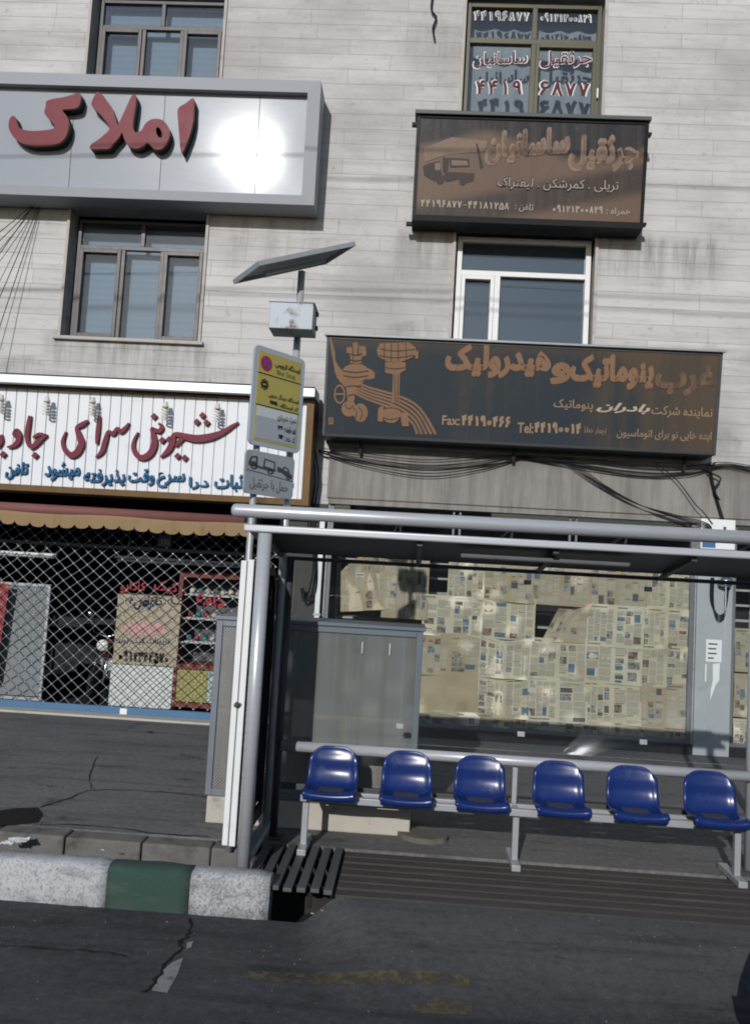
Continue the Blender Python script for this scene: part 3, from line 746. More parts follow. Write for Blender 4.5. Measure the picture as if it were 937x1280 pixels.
# S1: aluminium box sign with maroon letters
v = (CAMP - at(318, 195, 11.5)).normalized(); nn = (v + SUNV).normalized(); S1YAW = nn.x / -nn.y; S1T = -nn.z / -nn.y
s1 = thing('estate_sign', (-4, 11.98, 7.4), 'wide brushed aluminium box sign with raised maroon letters, upper left', 'sign')
pl1 = tilted(11.55, 7.4, S1T)
R1 = rect_from(pl1, (0, 89), (399.5, 101.5), (394.4, 255.5), (0, 243.5)); u1 = R1[1]; u0 = -7.6; v0, v1 = R1[2], R1[3]
q = [pl1.uv(*a) for a in ((384, 114), (378, 242.5), (0, 107), (0, 233))]
iu1 = (q[0].x + q[1].x) / 2; iv1 = q[2].y * .5 + q[0].y * .5; iv0 = (q[1].y + q[3].y) / 2; iu0 = u0 + .14
mb = MB()
W1_, WB = 0.0, -.13
def ring(mb, pl, o, i, w_o, w_i, wb):
    (a0, a1, b0, b1), (c0, c1, d0, d1) = o, i
    O = [(a0, b0), (a1, b0), (a1, b1), (a0, b1)]; I = [(c0, d0), (c1, d0), (c1, d1), (c0, d1)]
    for k in range(4):
        j = (k + 1) % 4
        mb.face([pl.p(*O[k], w_o), pl.p(*O[j], w_o), pl.p(*I[j], w_i), pl.p(*I[k], w_i)])
        mb.face([pl.p(*I[k], w_i), pl.p(*I[j], w_i), pl.p(*I[j], wb), pl.p(*I[k], wb)])
        A, B = pl.p(*O[k], w_o), pl.p(*O[j], w_o)
        mb.face([A, B, Vector((B.x, 11.98, B.z)), Vector((A.x, 11.98, A.z))])
ring(mb, pl1, (u0, u1, v0, v1), (iu0, iu1, iv0, iv1), -.0, .012, -.15)
mb.build('frame', mat('sign_aluminium', (.30, .31, .335), .5, 0, .08, 8, (1, 1, 5)), s1)
M_s1 = mat('sign_panel_aluminium', (.29, .315, .35), .32, 0, .05, 5, (1, 1, 8))
M_s1.node_tree.nodes['Principled BSDF'].inputs['Coat Weight'].default_value = .085
M_s1.node_tree.nodes['Principled BSDF'].inputs['Coat Roughness'].default_value = .14
M_s1.node_tree.nodes['Principled BSDF'].inputs['Specular IOR Level'].default_value = .09
ub = pl1.uv(200, 180).x
def s1w(u): return -.10 + (u - ub) * (-S1YAW) * -1 * .5
seams = [pl1.uv(x, 180).x for x in (-28, 86, 200, 320)]
edges = [iu0] + [s for s in seams if s > iu0] + [iu1]
mb = MB()
for a, b in zip(edges, edges[1:]):
    a2, b2 = a + (.004 if a != iu0 else 0), b - (.004 if b != iu1 else 0)
    mb.grid(lambda s, t: pl1.p(a2 + (b2 - a2) * s, iv0 + (iv1 - iv0) * t, s1w(a2 + (b2 - a2) * s) + .004 * math.sin(s * math.pi) * math.sin(t * math.pi)), 12, 8)
mb.face([pl1.p(iu0, iv0, -.149), pl1.p(iu1, iv0, -.149), pl1.p(iu1, iv1, -.149), pl1.p(iu0, iv1, -.149)])
mb.build('panel', M_s1, s1)
Z = lambda L: [(a / 3.604, 100 + b / 3.604) for a, b in L]
ALEF = [(808, 142), (843, 116), (878, 93), (879, 140), (877, 190), (866, 243), (848, 293), (830, 334), (820, 328), (814, 262), (809, 200)]
LAM = [(420, 118), (440, 72), (455, 68), (477, 86), (505, 128), (525, 178), (538, 212), (560, 170), (585, 115), (605, 78), (620, 82), (618, 130), (609, 190), (606, 230), (622, 247), (645, 237), (660, 210), (685, 190), (715, 185), (745, 196), (766, 225), (770, 262), (755, 300), (735, 320), (710, 323), (690, 311), (672, 293), (655, 306), (630, 318), (602, 315), (580, 300), (566, 272), (558, 248), (545, 268), (518, 298), (500, 318), (460, 321), (415, 320), (420, 300), (450, 280), (480, 255), (502, 230), (490, 202), (475, 182), (455, 160), (432, 140)]
HOLE = [(710, 226), (722, 223), (734, 243), (736, 264), (722, 268), (710, 247)]
KAF = [(225, 103), (300, 88), (370, 72), (367, 125), (340, 141), (290, 146), (306, 168), (319, 203), (315, 243), (298, 277), (268, 298), (220, 305), (150, 305), (102, 291), (66, 260), (50, 225), (53, 190), (68, 172), (80, 180), (85, 205), (97, 226), (122, 236), (165, 240), (220, 236), (256, 226), (250, 208), (230, 184), (210, 160), (216, 130)]
M_gold = mat('gold_letter_edge', (.35, .22, .05), .4, .3, .15, 8)
for nm, pts, hole in (('letter', ALEF, None), ('letter', LAM, HOLE), ('letter', KAF, None)):
    uv = [tuple(pl1.uv(*p)) for p in Z(pts)]; lp = smooth_loop([(a, b, 0) for a, b in uv], 3)
    hl = [[(p.x, p.y) for p in smooth_loop([(*pl1.uv(*q), 0) for q in Z(hole)], 3)]] if hole else []
    mb = MB(); mb.mi = 1; mb.poly(pl1, [(p.x, p.y) for p in lp], -.12, .035, hl); mb.mi = 2
    mb.poly(pl1, [(p.x, p.y) for p in lp], .035, .043, hl)
    mb.mi = 0; mb.poly(pl1, [(p.x - .004, p.y + .006) for p in lp], .0431, .06, hl)
    mb.build(nm, [mat('maroon_letter_face', (.17, .03, .04), .45, 0, .1, 6), M_black, M_gold], s1)

# S2: brown weathered sign under the lettered window
s2 = thing('crane_sign', (1.3, 11.98, 7.2), 'brown weathered box sign with pale outlined letters and truck picture, upper right', 'sign')
pl2 = tilted(11.62, 7.2, .10); R2 = rect_from(pl2, (523, 146), (806, 153), (803, 279), (518, 273))
mb = MB(); u0, u1, v0, v1 = R2
ring(mb, pl2, (u0 - .03, u1 + .03, v0 - .05, v1 + .03), (u0 + .02, u1 - .02, v0 + .03, v1 - .02), 0, .01, -.05)
mb.build('frame', M_black, s2)
mb = MB(); mb.pbox(pl2, u0 - .06, u1 + .05, v1 + .02, v1 + .075, -.3, .05, .006); mb.build('top_cap', M_darkgrey, s2)
mb = MB()
for u, v in ((u0 - .06, v0 - .06), (u1 + .05, v0 + .05), (u0 - .05, v1 - .06), (u1 + .05, v1 - .1)): mb.pbox(pl2, u - .05, u + .05, v - .02, v + .02, -.2, -.1)
mb.build_each('bracket', M_black, s2)
def crane_face():
    m, t, b = new_mat('faded_crane_sign_print'); k = NB(t)
    s = k.sep(); X, Zc = s[0], s[2]
    wob = k.noise(k.coord((.6, 1, .6)), 1.2, 4)
    # two bands of old print: dark sky over brown hills
    h1 = k.math('MULTIPLY_ADD', k.math('SINE', k.math('MULTIPLY_ADD', X, 1.9, .6)), .13, 8.35)
    up = k.ramp(k.math('SUBTRACT', Zc, k.math('MULTIPLY_ADD', wob, .5, k.math('SUBTRACT', h1, .25))), -.08, .1)
    dg = k.math('SUBTRACT', Zc, k.math('MULTIPLY_ADD', X, .22, 7.32)); band = k.math('SUBTRACT', 1, k.ramp(k.math('ABSOLUTE', dg), .1, .3))
    c = k.mix(up, (.14, .092, .066), (.024, .025, .029))
    c = k.mix(k.math('MULTIPLY', band, .85), c, (.035, .03, .029))
    st = k.ramp(k.noise(k.coord((8, 1, .22)), 1.3, 8, .65), .4, .7)
    c = k.mix(k.math('MULTIPLY', st, .4), c, (.11, .085, .07))
    c = k.mix(k.math('MULTIPLY', k.ramp(k.noise(k.coord(), 9, 8, .72), .55, .8), .4), c, (.2, .17, .15))
    k.l(c, b.inputs['Base Color']); b.inputs['Roughness'].default_value = .42; b.inputs['Specular IOR Level'].default_value = .12
    k.bump(k.noise(k.coord((1, 1, .6)), 2, 5), .15, .03, b); return m
mb = MB(); mb.grid(lambda a, b: pl2.p(u0 + (u1 - u0) * a, v0 + (v1 - v0) * b, -.0065 + .004 * math.sin(a * 9) * math.sin(b * 3.1)), 24, 6); mb.build('face', crane_face(), s2)
M_cr = mat('faded_pale_brown_letter', (.25, .175, .135), .55, 0, .3, 4, (3, 1, .6), dirt=(.10, .075, .06), dirt_lo=.46, dirt_hi=.7, dscale=2); M_cro = mat('letter_outline_brown', (.13, .085, .065), .6, 0, .2, 5); M_crp = mat('faded_white_letter', (.34, .29, .25), .55, 0, .3, 5); M_crd = mat('dark_outline_brown', (.035, .03, .03), .6, 0, .2, 5)
for txt, bl, br, h in (('ساسانیان', (607, 205), (709, 198), 37), ('جرثقیل', (711, 212), (795, 212), 40)):
    mb = MB(); text_mb(mb, txt, pl2, (bl[0] - 1, bl[1] + 1), (br[0] + 1, br[1] + 1), h + 3, 0, .002, .085); mb.build('lettering', M_cr, s2)
    mb = MB(); text_mb(mb, txt, pl2, (bl[0] + 1.5, bl[1] - 1), (br[0] - 1.5, br[1] - 1), h - 3, 0, .005, .03); mb.build('lettering', mat('letter_core_brown', (.19, .13, .095), .55, 0, .25, 4, dirt=(.08, .062, .052), dirt_lo=.45, dirt_hi=.66, dscale=2), s2)
mb = MB(); text_mb(mb, 'تریلی . کمرشکن . لیفتراک', pl2, (620, 237), (773, 242), 17, 0, .002, .05); mb.build('lettering', M_crd, s2)
mb = MB(); text_mb(mb, 'تریلی . کمرشکن . لیفتراک', pl2, (621, 236), (772, 241), 15, 0, .005, .0); mb.build('lettering', M_crp, s2)
for txt, bl, br, h, rtl in (('۴۴۱۹۶۸۷۷ – ۴۴۱۸۱۲۵۸', (525, 259), (636, 263), 10, False), ('تلفن :', (643, 264), (666, 266), 11, True), ('۰۹۱۲۱۳۰۰۸۲۹', (689, 266), (753, 268), 10, False), ('همراه :', (757, 270), (787, 271), 11, True)):
    mb = MB(); text_mb(mb, txt, pl2, bl, br, h, 0, .003, .01, rtl=rtl); mb.build('lettering', M_crp, s2)
# faded truck picture
ZZ = lambda L: [tuple(pl2.uv(510 + a * .3308, 130 + b * .3308)) for a, b in L]
mb = MB()
for L in ([(55, 235), (75, 225), (120, 215), (130, 300), (95, 290), (60, 270)], [(130, 200), (155, 205), (150, 250), (130, 260)], [(155, 203), (230, 208), (232, 238), (158, 240)], [(140, 255), (250, 262), (248, 290), (215, 300), (190, 285), (145, 295), (130, 280)], [(255, 150), (262, 150), (285, 240), (272, 245)]):
    mb.poly(pl2, ZZ(L), 0, .002)
for cx, cz, rr_ in ((85, 262, 16), (120, 285, 16), (205, 292, 13)): mb.poly(pl2, ZZ([(cx + rr_ * math.cos(t * .524), cz + 1.2 * rr_ * math.sin(t * .524)) for t in range(12)]), 0, .003)
mb.build('truck_picture', mat('truck_print_dark', (.06, .05, .045), .6, 0, .5, 9), s2)
mb = MB()
for L in ([(60, 165), (165, 125), (300, 140), (285, 180), (150, 190), (60, 220)], [(162, 212), (222, 215), (226, 232), (165, 233)], [(100, 225), (120, 222), (122, 250), (102, 250)]):
    mb.poly(pl2, ZZ(L), 0, .0045 if len(L) == 4 else .0015)
mb.build('truck_picture', mat('truck_print_pale', (.21, .15, .115), .6, 0, .3, 5), s2)

# S3: long dark blue-grey workshop sign
s3 = thing('workshop_sign', (1.3, 11.98, 4.1), 'long dark slate box sign with brown letters and valve pictures', 'sign')
pl3 = tilted(11.55, 4.1, .13); R3 = rect_from(pl3, (410, 418), (899, 446), (892, 569), (405, 541)); u0, u1, v0, v1 = R3
mb = MB(); ring(mb, pl3, (u0 - .02, u1 + .03, v0 - .02, v1 + .02), (u0 + .015, u1 - .015, v0 + .015, v1 - .015), 0, .006, -.03); mb.build('frame', M_darkgrey, s3)
mb = MB(); mb.pbox(pl3, u0 - .05, u1 + .06, v1 + .02, v1 + .05, -.38, .05, .004); mb.build('top_cap', mat('weathered_zinc', (.3, .31, .32), .5, .4, .2, 7), s3)
mb = MB()
for u in (u0 + .5, (u0 + u1) / 2, u1 - .3): mb.pbox(pl3, u - .02, u + .02, v0 - .25, v0 - .021, -.3, -.26)
mb.build_each('bracket', M_black, s3)
def work_face():
    m, t, b = new_mat('faded_workshop_sign_print'); k = NB(t); s = k.sep()
    st = k.noise(k.coord((5, 1, .2)), 1.2, 8, .66); bl = k.noise(k.coord((.8, 1, .5)), .9, 5, .6)
    f = k.math('MULTIPLY_ADD', st, .5, k.math('MULTIPLY', bl, .6))
    right = k.ramp(s[0], .6, 4.2); f = k.math('ADD', f, k.math('MULTIPLY_ADD', right, .16, -.05))
    c = k.mix(k.ramp(f, .48, .78), (.032, .040, .047), (.085, .064, .046))
    edge = k.ramp(s[2], 5.2, 5.55); c = k.mix(k.math('MULTIPLY', edge, k.math('MULTIPLY_ADD', k.noise(k.coord((2, 1, 1)), 1.7, 5), 1.1, -.1), 0, True), c, (.11, .07, .045))
    c = k.mix(k.math('MULTIPLY', k.ramp(k.noise(k.coord(), 12, 8, .7), .58, .8), .3), c, (.17, .14, .11))
    k.l(c, b.inputs['Base Color']); b.inputs['Roughness'].default_value = .4; b.inputs['Specular IOR Level'].default_value = .1; k.bump(k.noise(k.coord(), 1.6, 4), .12, .03, b); return m
mb = MB(); mb.grid(lambda a, b: pl3.p(u0 + (u1 - u0) * a, v0 + (v1 - v0) * b, -.0065 + .004 * math.sin(a * 14) * math.sin(b * 3.1)), 40, 6); mb.build('face', work_face(), s3)
M_br = mat('faded_brown_print', (.21, .12, .07), .6, 0, .25, 3, (2, 1, .5), dirt=(.10, .07, .05), dirt_lo=.6, dirt_hi=.85, dscale=2.2); M_br2 = mat('dull_beige_print', (.28, .19, .125), .6, 0, .2, 4)
def t3(L, m):
    for txt, bl, br, h, off, sh, rtl in L:
        mb = MB(); text_mb(mb, txt, pl3, bl, br, h, 0, .003, off, sh, rtl); mb.build('lettering', m, s3)
t3([('هیدرولیک', (556, 471), (686, 472), 40, .075, 0, True), ('و', (688, 479), (711, 481), 26, .07, 0, True), ('پنوماتیک', (712, 487), (814, 490), 44, .075, 0, True)], M_br)
t3([('غرب', (818, 493), (890, 495), 37, .075, 0, True)], mat('washed_out_brown_print', (.17, .105, .065), .6, 0, .25, 3, (2, 1, .5), dirt=(.085, .062, .047), dirt_lo=.4, dirt_hi=.62, dscale=3))
t3([('پنوماتیک', (691, 513), (740, 516), 15, .012, 0, True), ('نماینده شرکت', (813, 521), (889, 525), 15, .012, 0, True), ('ایده هایی نو برای اتوماسیون', (770, 548), (888, 553), 13, .012, 0, True)], M_br2)
t3([('بادران', (745, 515), (811, 519), 13, .04, .35, True)], mat('pale_logo_print', (.4, .33, .26), .6))
t3([('(چهار خط)', (729, 543), (757, 545), 10, 0, 0, True), ('Tel:', (646, 541), (666, 542), 13, .02, 0, False), ('۴۴۱۹۰۰۱۴', (667, 542), (726, 544), 15, .03, 0, False), ('Fax:', (552, 531), (574, 532), 12, .02, 0, False), ('۴۴۱۹۰۴۶۶', (576, 533), (638, 536), 15, .03, 0, False)], M_br2)
ZV = lambda L: [tuple(pl3.uv(400 + a / 3.604, 400 + b / 3.604)) for a, b in L]
def circ(cx, cy, rx, ry=None, n=18): return [(cx + rx * math.cos(t * 2 * math.pi / n), cy + (ry or rx) * math.sin(t * 2 * math.pi / n)) for t in range(n)]
mb = MB(); lay = [.002]
def pp(L, holes=()):
    lay[0] += .0004; mb.poly(pl3, ZV(L), lay[0] - .002, lay[0], [ZV(h) for h in holes])
pp([(145, 105), (165, 98), (172, 115), (205, 120), (208, 160), (188, 165), (186, 195), (135, 195), (137, 165), (120, 148), (118, 125), (145, 120)])
pp(circ(160, 238, 62, 42)); pp([(215, 215), (245, 235), (245, 262), (210, 270)]); pp([(115, 280), (200, 278), (165, 300), (150, 380), (125, 380)])
pp(circ(88, 335, 26, 44), [circ(88, 335, 19, 35)]); pp([(68, 330), (108, 330), (108, 338), (68, 338)])
pp(circ(182, 418, 33, 42)); pp(circ(130, 400, 34, 36))
pp([(255, 135), (270, 105), (400, 100), (430, 125), (430, 160), (390, 180), (360, 190), (300, 188), (262, 165)])
pp([(293, 190), (385, 190), (385, 225), (360, 240), (355, 375), (322, 375), (328, 245), (293, 238)])
pp(circ(320, 425, 42, 40)); pp([(262, 395), (285, 385), (282, 460), (258, 455)]); pp([(360, 420), (395, 415), (400, 480), (368, 478)]); pp([(430, 140), (442, 140), (440, 175), (428, 175)])
mb.build('valve_picture', M_br, s3)
mb = MB(); zv = lambda a, b: tuple(pl3.uv(400 + a / 3.604, 400 + b / 3.604))
for L in ([(122, 150), (160, 158), (190, 152)], [(135, 180), (160, 184), (186, 180)], [(102, 228), (160, 236), (218, 228)], [(104, 250), (160, 258), (216, 250)], [(145, 110), (150, 190)], [(172, 118), (170, 160)], [(270, 130), (340, 140), (425, 132)], [(265, 160), (340, 170), (425, 158)], [(290, 105), (288, 180)], [(320, 104), (320, 185)], [(350, 103), (352, 186)], [(385, 103), (388, 180)],
          [(296, 215), (340, 220), (384, 214)], [(335, 245), (338, 370)], [(350, 245), (348, 370)], [(285, 400), (320, 395), (355, 402)], [(282, 440), (320, 448), (358, 440)], [(150, 395), (165, 420), (155, 445)], [(170, 390), (190, 418), (180, 450)], [(110, 380), (130, 400), (150, 385)], [(118, 300), (150, 296), (185, 300)], [(125, 340), (150, 336), (158, 340)]):
    stroke(mb, pl3, [(*zv(*p), .006) for p in L], .009, .0115)
mb.build('valve_lines', mat('dark_print_line', (.06, .05, .042), .6, 0, .3, 5), s3)
mb = MB()
for k in range(5):
    o = k * 13
    stroke(mb, pl3, [(*pl3.uv(400 + (45 + o * .35) / 3.604, 400 + (75 + o * 1.2) / 3.604), .012), (*pl3.uv(400 + (75 + o * .1) / 3.604, 400 + (205 + o) / 3.604), .014), (*pl3.uv(400 + (185 - o * .1) / 3.604, 400 + (290 + o) / 3.604), .014),
                     (*pl3.uv(400 + (360 - o * .5) / 3.604, 400 + (345 + o * 1.1) / 3.604), .015), (*pl3.uv(400 + (450 - o * .7) / 3.604, 400 + (400 + o * 1.2) / 3.604), .016), (*pl3.uv(400 + (520 - o * 1.6) / 3.604, 400 + (515) / 3.604), .018)], 0, .002 + k * .0003)
mb.build('spring_picture', M_br, s3)
mb = MB(); mb.poly(pl3, ZV([(38, 440), (60, 440), (60, 470), (38, 470)]), 0, .003, [ZV([(44, 447), (54, 447), (54, 463), (44, 463)])]); mb.poly(pl3, ZV([(46, 450), (52, 449), (50, 461), (46, 460)]), 0, .003); mb.build('small_emblem', M_br, s3)

# S4: white slatted pastry shop sign
s4 = thing('pastry_sign', (-4, 11.98, 3.1), 'white slatted shop sign with maroon script and blue line of writing, brown frame', 'sign')
pl4 = tilted(11.5, 3.1, .03); R4 = rect_from(pl4, (0, 487), (397, 494), (385, 632), (0, 612)); u1 = R4[1] - .02; u0 = -8.2; v0, v1 = R4[2], R4[3]
M_wood = mat('brown_sign_frame', (.17, .105, .05), .6, 0, .25, 5, (1, 1, .3), dirt=(.06, .04, .025), dirt_lo=.5, dirt_hi=.8)
mb = MB(); ring(mb, pl4, (u0, u1, v0, v1), (u0 + .08, u1 - .1, v0 + .085, v1 - .03), 0, .012, -.06); mb.build('frame', M_wood, s4)
mb = MB(); pu = u0 + .08; pw = .151
while pu < u1 - .1:
    e = min(pu + pw - .012, u1 - .1); mb.pbox(pl4, pu, e, v0 + .085, v1 - .03, -.07, -.045, .004); pu += pw
mb.face([pl4.p(u0 + .05, v0 + .05, -.068), pl4.p(u1 - .05, v0 + .05, -.068), pl4.p(u1 - .05, v1 - .02, -.068), pl4.p(u0 + .05, v1 - .02, -.068)])
mb.build('slat_panel', mat('white_slat_paint', (.72, .73, .75), .5, 0, .05, 4, dirt=(.5, .49, .47), dirt_lo=.58, dirt_hi=.85), s4)
mb = MB(); mb.pbox(pl4, u0 - .05, u1 + .02, v1 + .012, v1 + .13, -.4, .16, .006); mb.build('top_flashing', mat('galvanised_flashing', (.55, .57, .6), .45, .5, .12, 6), s4)
mb = MB(); mb.pbox(pl4, u0, u1 + .01, v1 + .135, v1 + .16, -.42, .1); mb.build('top_lip', M_black, s4)
S = lambda L: [(*pl4.uv(a / 3.0226, 490 + b / 3.0226), w / 3.0226 * .0112 * .5) for a, b, w in L]
def dia(mb, a, b, r=13):
    mb.poly(pl4, [tuple(pl4.uv(p / 3.0226, 490 + q / 3.0226)) for p, q in ((a - r, b + 1), (a, b - r), (a + r, b - 1), (a, b + r))], -.05, .012)
M_scr = mat('maroon_script', (.16, .03, .045), .5, 0, .12, 6)
def word(strokes, dots, dr=13):
    mb = MB()
    for L in strokes: stroke(mb, pl4, S(L), -.05, .012)
    for d in dots: dia(mb, *d, dr)
    return mb.build('script_word', M_scr, s4)
word([[(901, 114, 5), (880, 127, 12), (845, 150, 18), (800, 168, 26), (745, 176, 28), (700, 168, 24), (668, 160, 18), (655, 168, 18), (652, 190, 22), (635, 222, 20), (607, 246, 6)],
      [(690, 172, 20), (676, 190, 14), (664, 205, 8)],
      [(600, 118, 8), (612, 132, 15), (600, 148, 16), (575, 138, 12), (580, 160, 18), (584, 195, 24), (568, 232, 24), (540, 248, 22), (517, 238, 18), (504, 210, 15), (508, 180, 10), (522, 152, 5)]],
     [(765, 88), (744, 113), (781, 116), (671, 242), (698, 249), (613, 182), (639, 179), (582, 92)])
word([[(488, 117, 6), (472, 138, 14), (455, 150, 15), (444, 136, 10), (428, 158, 16), (410, 150, 12), (398, 185, 18), (385, 225, 16), (362, 247, 5)], [(376, 92, 10), (372, 130, 15), (368, 170, 14), (366, 196, 8)],
      [(333, 108, 8), (312, 122, 18), (292, 135, 14), (300, 165, 22), (308, 195, 24), (292, 228, 25), (268, 238, 22), (246, 218, 16), (238, 185, 12), (250, 150, 5)]], [])
word([[(114, 90, 11), (108, 125, 16), (103, 165, 16), (108, 195, 14), (122, 208, 16), (145, 188, 20), (160, 175, 14), (178, 163, 8)], [(178, 163, 6), (150, 160, 14), (126, 172, 8)],
      [(62, 140, 10), (72, 160, 20), (68, 188, 20), (50, 204, 14), (28, 208, 5)], [(62, 142, 12), (54, 158, 12), (62, 172, 10)], [(4, 162, 12), (6, 185, 14), (-6, 205, 12), (-30, 210, 10)]], [(133, 240), (12, 236)])
M_bl = mat('blue_lettering', (.03, .12, .24), .5, 0, .12, 6)
for txt, bl, br, h in (('ثبات', (267, 614), (303, 614), 21), ('درا', (235, 611), (260, 612), 15), ('سرع', (195, 609), (230, 610), 19), ('وقت', (159, 607), (192, 607), 21), ('پذیرفته', (103, 609), (155, 609), 23), ('میشود', (55, 601), (99, 600), 23), ('تلفن', (6, 599), (34, 597), 20)):
    mb = MB(); text_mb(mb, txt, pl4, bl, br, h, -.045, .0, .028); mb.build('lettering', M_bl, s4)
def spiral_bulb(px, py, label):
    c = at(px, py, 11.36); c.y = 11.36; b = thing('spiral_bulb', c, label, 'bulb', 'spiral bulbs along the pastry sign')
    b.location.z = c.z
    mb = MB(); pts = [c + Vector((.042 * math.cos(t * .6), .042 * math.sin(t * .6), -.02 - t * .0042)) for t in range(44)]
    mb.tube(pts, .0135, 6); mb.build('spiral_tube', mat('white_bulb_glass', (.7, .68, .63), .3), b)
    mb = MB(); mb.lathe(c, [(.028, .06), (.034, .02), (.045, .005), (.045, -.018), (.02, -.02)]); mb.build('bulb_base', mat('cream_plastic', (.6, .57, .5), .5), b)
for px, py, lb in ((2, 497, 'white spiral bulb at the left edge of the picture, above the slatted sign'), (59, 499, 'white spiral bulb on the slatted sign, above the word with the curled jim'),
                   (116, 500, 'white spiral bulb above the middle maroon word of the slatted sign'), (207, 506, 'white spiral bulb beside the single dot of the long maroon word'), (272, 508, 'white spiral bulb nearest the yellow bus stop plate')):
    spiral_bulb(px, py + 2, lb)
# awning
aw = thing('awning', (-5, 11.8, 2.8), 'faded tan fabric awning with scalloped edge under the white sign', 'awning')
ax1 = at(318, 655, 11.3).x; ax0 = -8.2; AL = ax1 - ax0; nsc = int(AL / .205)
zA = at(150, 660, 11.3).z
def awn_fn(a, b):
    x = ax0 + AL * a
    if b < .45: y = 11.5 - (b / .45) * .15; z = zA + .2 - (b / .45) * .05
    else:
        t = (b - .45) / .55; ph = (a * nsc) % 1.0; y = 11.35 - .012 * math.sin(a * 60) * t; z = zA + .15 - t * (.13 + .055 * math.sqrt(max(0, 1 - (2 * ph - 1) ** 2)))
    return Vector((x, y, z + .012 * math.sin(a * 21)))
mb = MB(); mb.grid(awn_fn, nsc * 8, 9); mb.build('fabric', mat('tan_awning_fabric', (.27, .185, .10), .85, 0, .15, 3, (1, 1, .4), dirt=(.14, .095, .05), dirt_lo=.5, dirt_hi=.8), aw)
zr = at(150, 643, 11.4).z
mb = MB(); mb.tube([(ax0, 11.42, zr + .02), (ax1 - .15, 11.42, zr)], .075, 14); mb.build('roller', mat('faded_pink_roller', (.2, .085, .075), .6, 0, .2, 5), aw)
mb = MB(); mb.box(ax1 - .14, ax1 + .02, 11.36, 11.9, zr - .1, zr + .07, .01); mb.build_each('bracket', M_black, aw)

# ---- security gate of the pastry shop
gt = thing('security_gate', (-5, WY - .02, 0), 'closed diamond lattice security gate with blue bottom bar', 'gate')
gx0, gx1 = -7.9, -1.9; gz0, gz1 = .14, 2.72; cw, ch = .203, .176; gy = WY + .06
mb = MB()
nU = int((gx1 - gx0) / cw) + 1; nV = int((gz1 - gz0) / ch) + 1
def sag(x, z): return Vector((x + .03 * math.sin(z * 2 + x) + .008 * math.sin(z * 9 + x * 5), gy + .01 * math.sin(x * 3 + z * 2), z + .03 * math.sin(x * 1.7) + .008 * math.sin(x * 7)))
for i in range(-nV - 1, nU + nV + 1):
    for s_ in (1, -1):
        pts = []
        for j in range(2 * nV + 2):
            x = gx0 + (i + s_ * j * .5 + .25) * cw; z = gz0 + j * ch * .5
            if gx0 <= x <= gx1 and z <= gz1: pts.append(sag(x, z) + Vector((0, s_ * .006 , 0)))
        if len(pts) > 1: mb.tube(pts, .0065, 5, caps=False)
mb.build('lattice', mat('galvanised_lattice', (.15, .16, .17), .45, .3, .2, 10), gt)
mb = MB()
for i in range(nU):
    for j in range(2 * nV + 1):
        p = sag(gx0 + (i + .25 + (j % 2) * .5) * cw, gz0 + j * ch * .5)
        if p.z < gz1 and p.x < gx1: mb.lathe(p + Vector((0, -.018, 0)), [(.008, 0), (.012, .005), (.012, .01)], (0, 1, 0), 6)
mb.build('rivets', mat('bright_rivet', (.6, .6, .6), .35, .6), gt)
mb = MB(); mb.box(gx0, gx1, gy - .03, gy + .03, .01, .125, .006); mb.build('bottom_bar', mat('blue_gate_paint', (.085, .17, .28), .5, 0, .15, 4, dirt=(.12, .13, .14), dirt_lo=.58, dirt_hi=.8), gt)
mb = MB(); mb.box(-4.05, -3.95, gy - .034, gy - .03, .03, .11); mb.build('lock_plate', M_white, gt)
mb = MB()
for x in (gx0 - .05, gx1): mb.box(x, x + .05, gy - .03, gy + .03, 0, 2.9)
mb.box(gx0, gx1, gy + .02, gy + .05, 2.38, 2.43); mb.build_each('side_rail', M_darkgrey, gt)
struct(MB().box(-8, -1.85, WY - .22, WY + .02, -.02, .03, .006).build('threshold', M_conc_light))

# ---- things inside the pastry shop
def ytext(mb, txt, y, bl, br, h, off=.01, rtl=True): text_mb(mb, txt, Pl((0, y, 0), (1, 0, 0), (0, 0, 1)), bl, br, h, 0, .003, off, rtl=rtl)
fy = 12.65
fr_ = thing('cream_cabinet', (at(178, 880, fy).x, fy, 0), 'tall cream and white cabinet with handwritten notices behind the lattice gate', 'cabinet')
a, b = at(146, 742, fy), at(213, 893, fy); mid = at(178, 832, fy).z
mb = MB(); mb.box(a.x, b.x, fy, fy + .5, .03, mid - .004, .015); mb.build('lower_door', mat('cream_white', (.55, .58, .55), .5), fr_)
mb = MB(); mb.box(a.x + .02, b.x + .04, fy, fy + .5, mid + .004, a.z, .015); mb.build('upper_panel', mat('cream_yellow', (.36, .31, .22), .5, 0, .12, 3), fr_)
mb = MB(); ytext(mb, 'عرضه', fy - .004, (161, 762), (198, 764), 18, .03); mb.build('lettering', mat('blue_marker', (.02, .04, .1), .6), fr_)
mb = MB(); ytext(mb, 'تزیینات کیک تولد', fy - .004, (146, 806), (212, 807), 10, .02); mb.build('lettering', MATS['blue_marker'], fr_)
mb = MB(); ytext(mb, '۰۹۱۲۳۴۴۵۷۰', fy - .004, (147, 827), (211, 831), 15, .02, False); mb.build('lettering', mat('dark_marker', (.03, .02, .02), .6), fr_)
mb = MB(); mb.poly(Pl((0, fy - .004, 0), (1, 0, 0), (0, 0, 1)), [tuple((at(x_, y_, fy).x, at(x_, y_, fy).z)) for x_, y_ in ((150, 785), (175, 776), (205, 780), (208, 792), (170, 796))], 0, .002); mb.build('picture', mat('pink_print', (.5, .28, .25), .6), fr_)
dy = 12.12
rl = thing('window_lettering', (at(180, 735, dy).x, dy, 1.4), 'red hand painted letters on the glass above the cream cabinet', 'lettering')
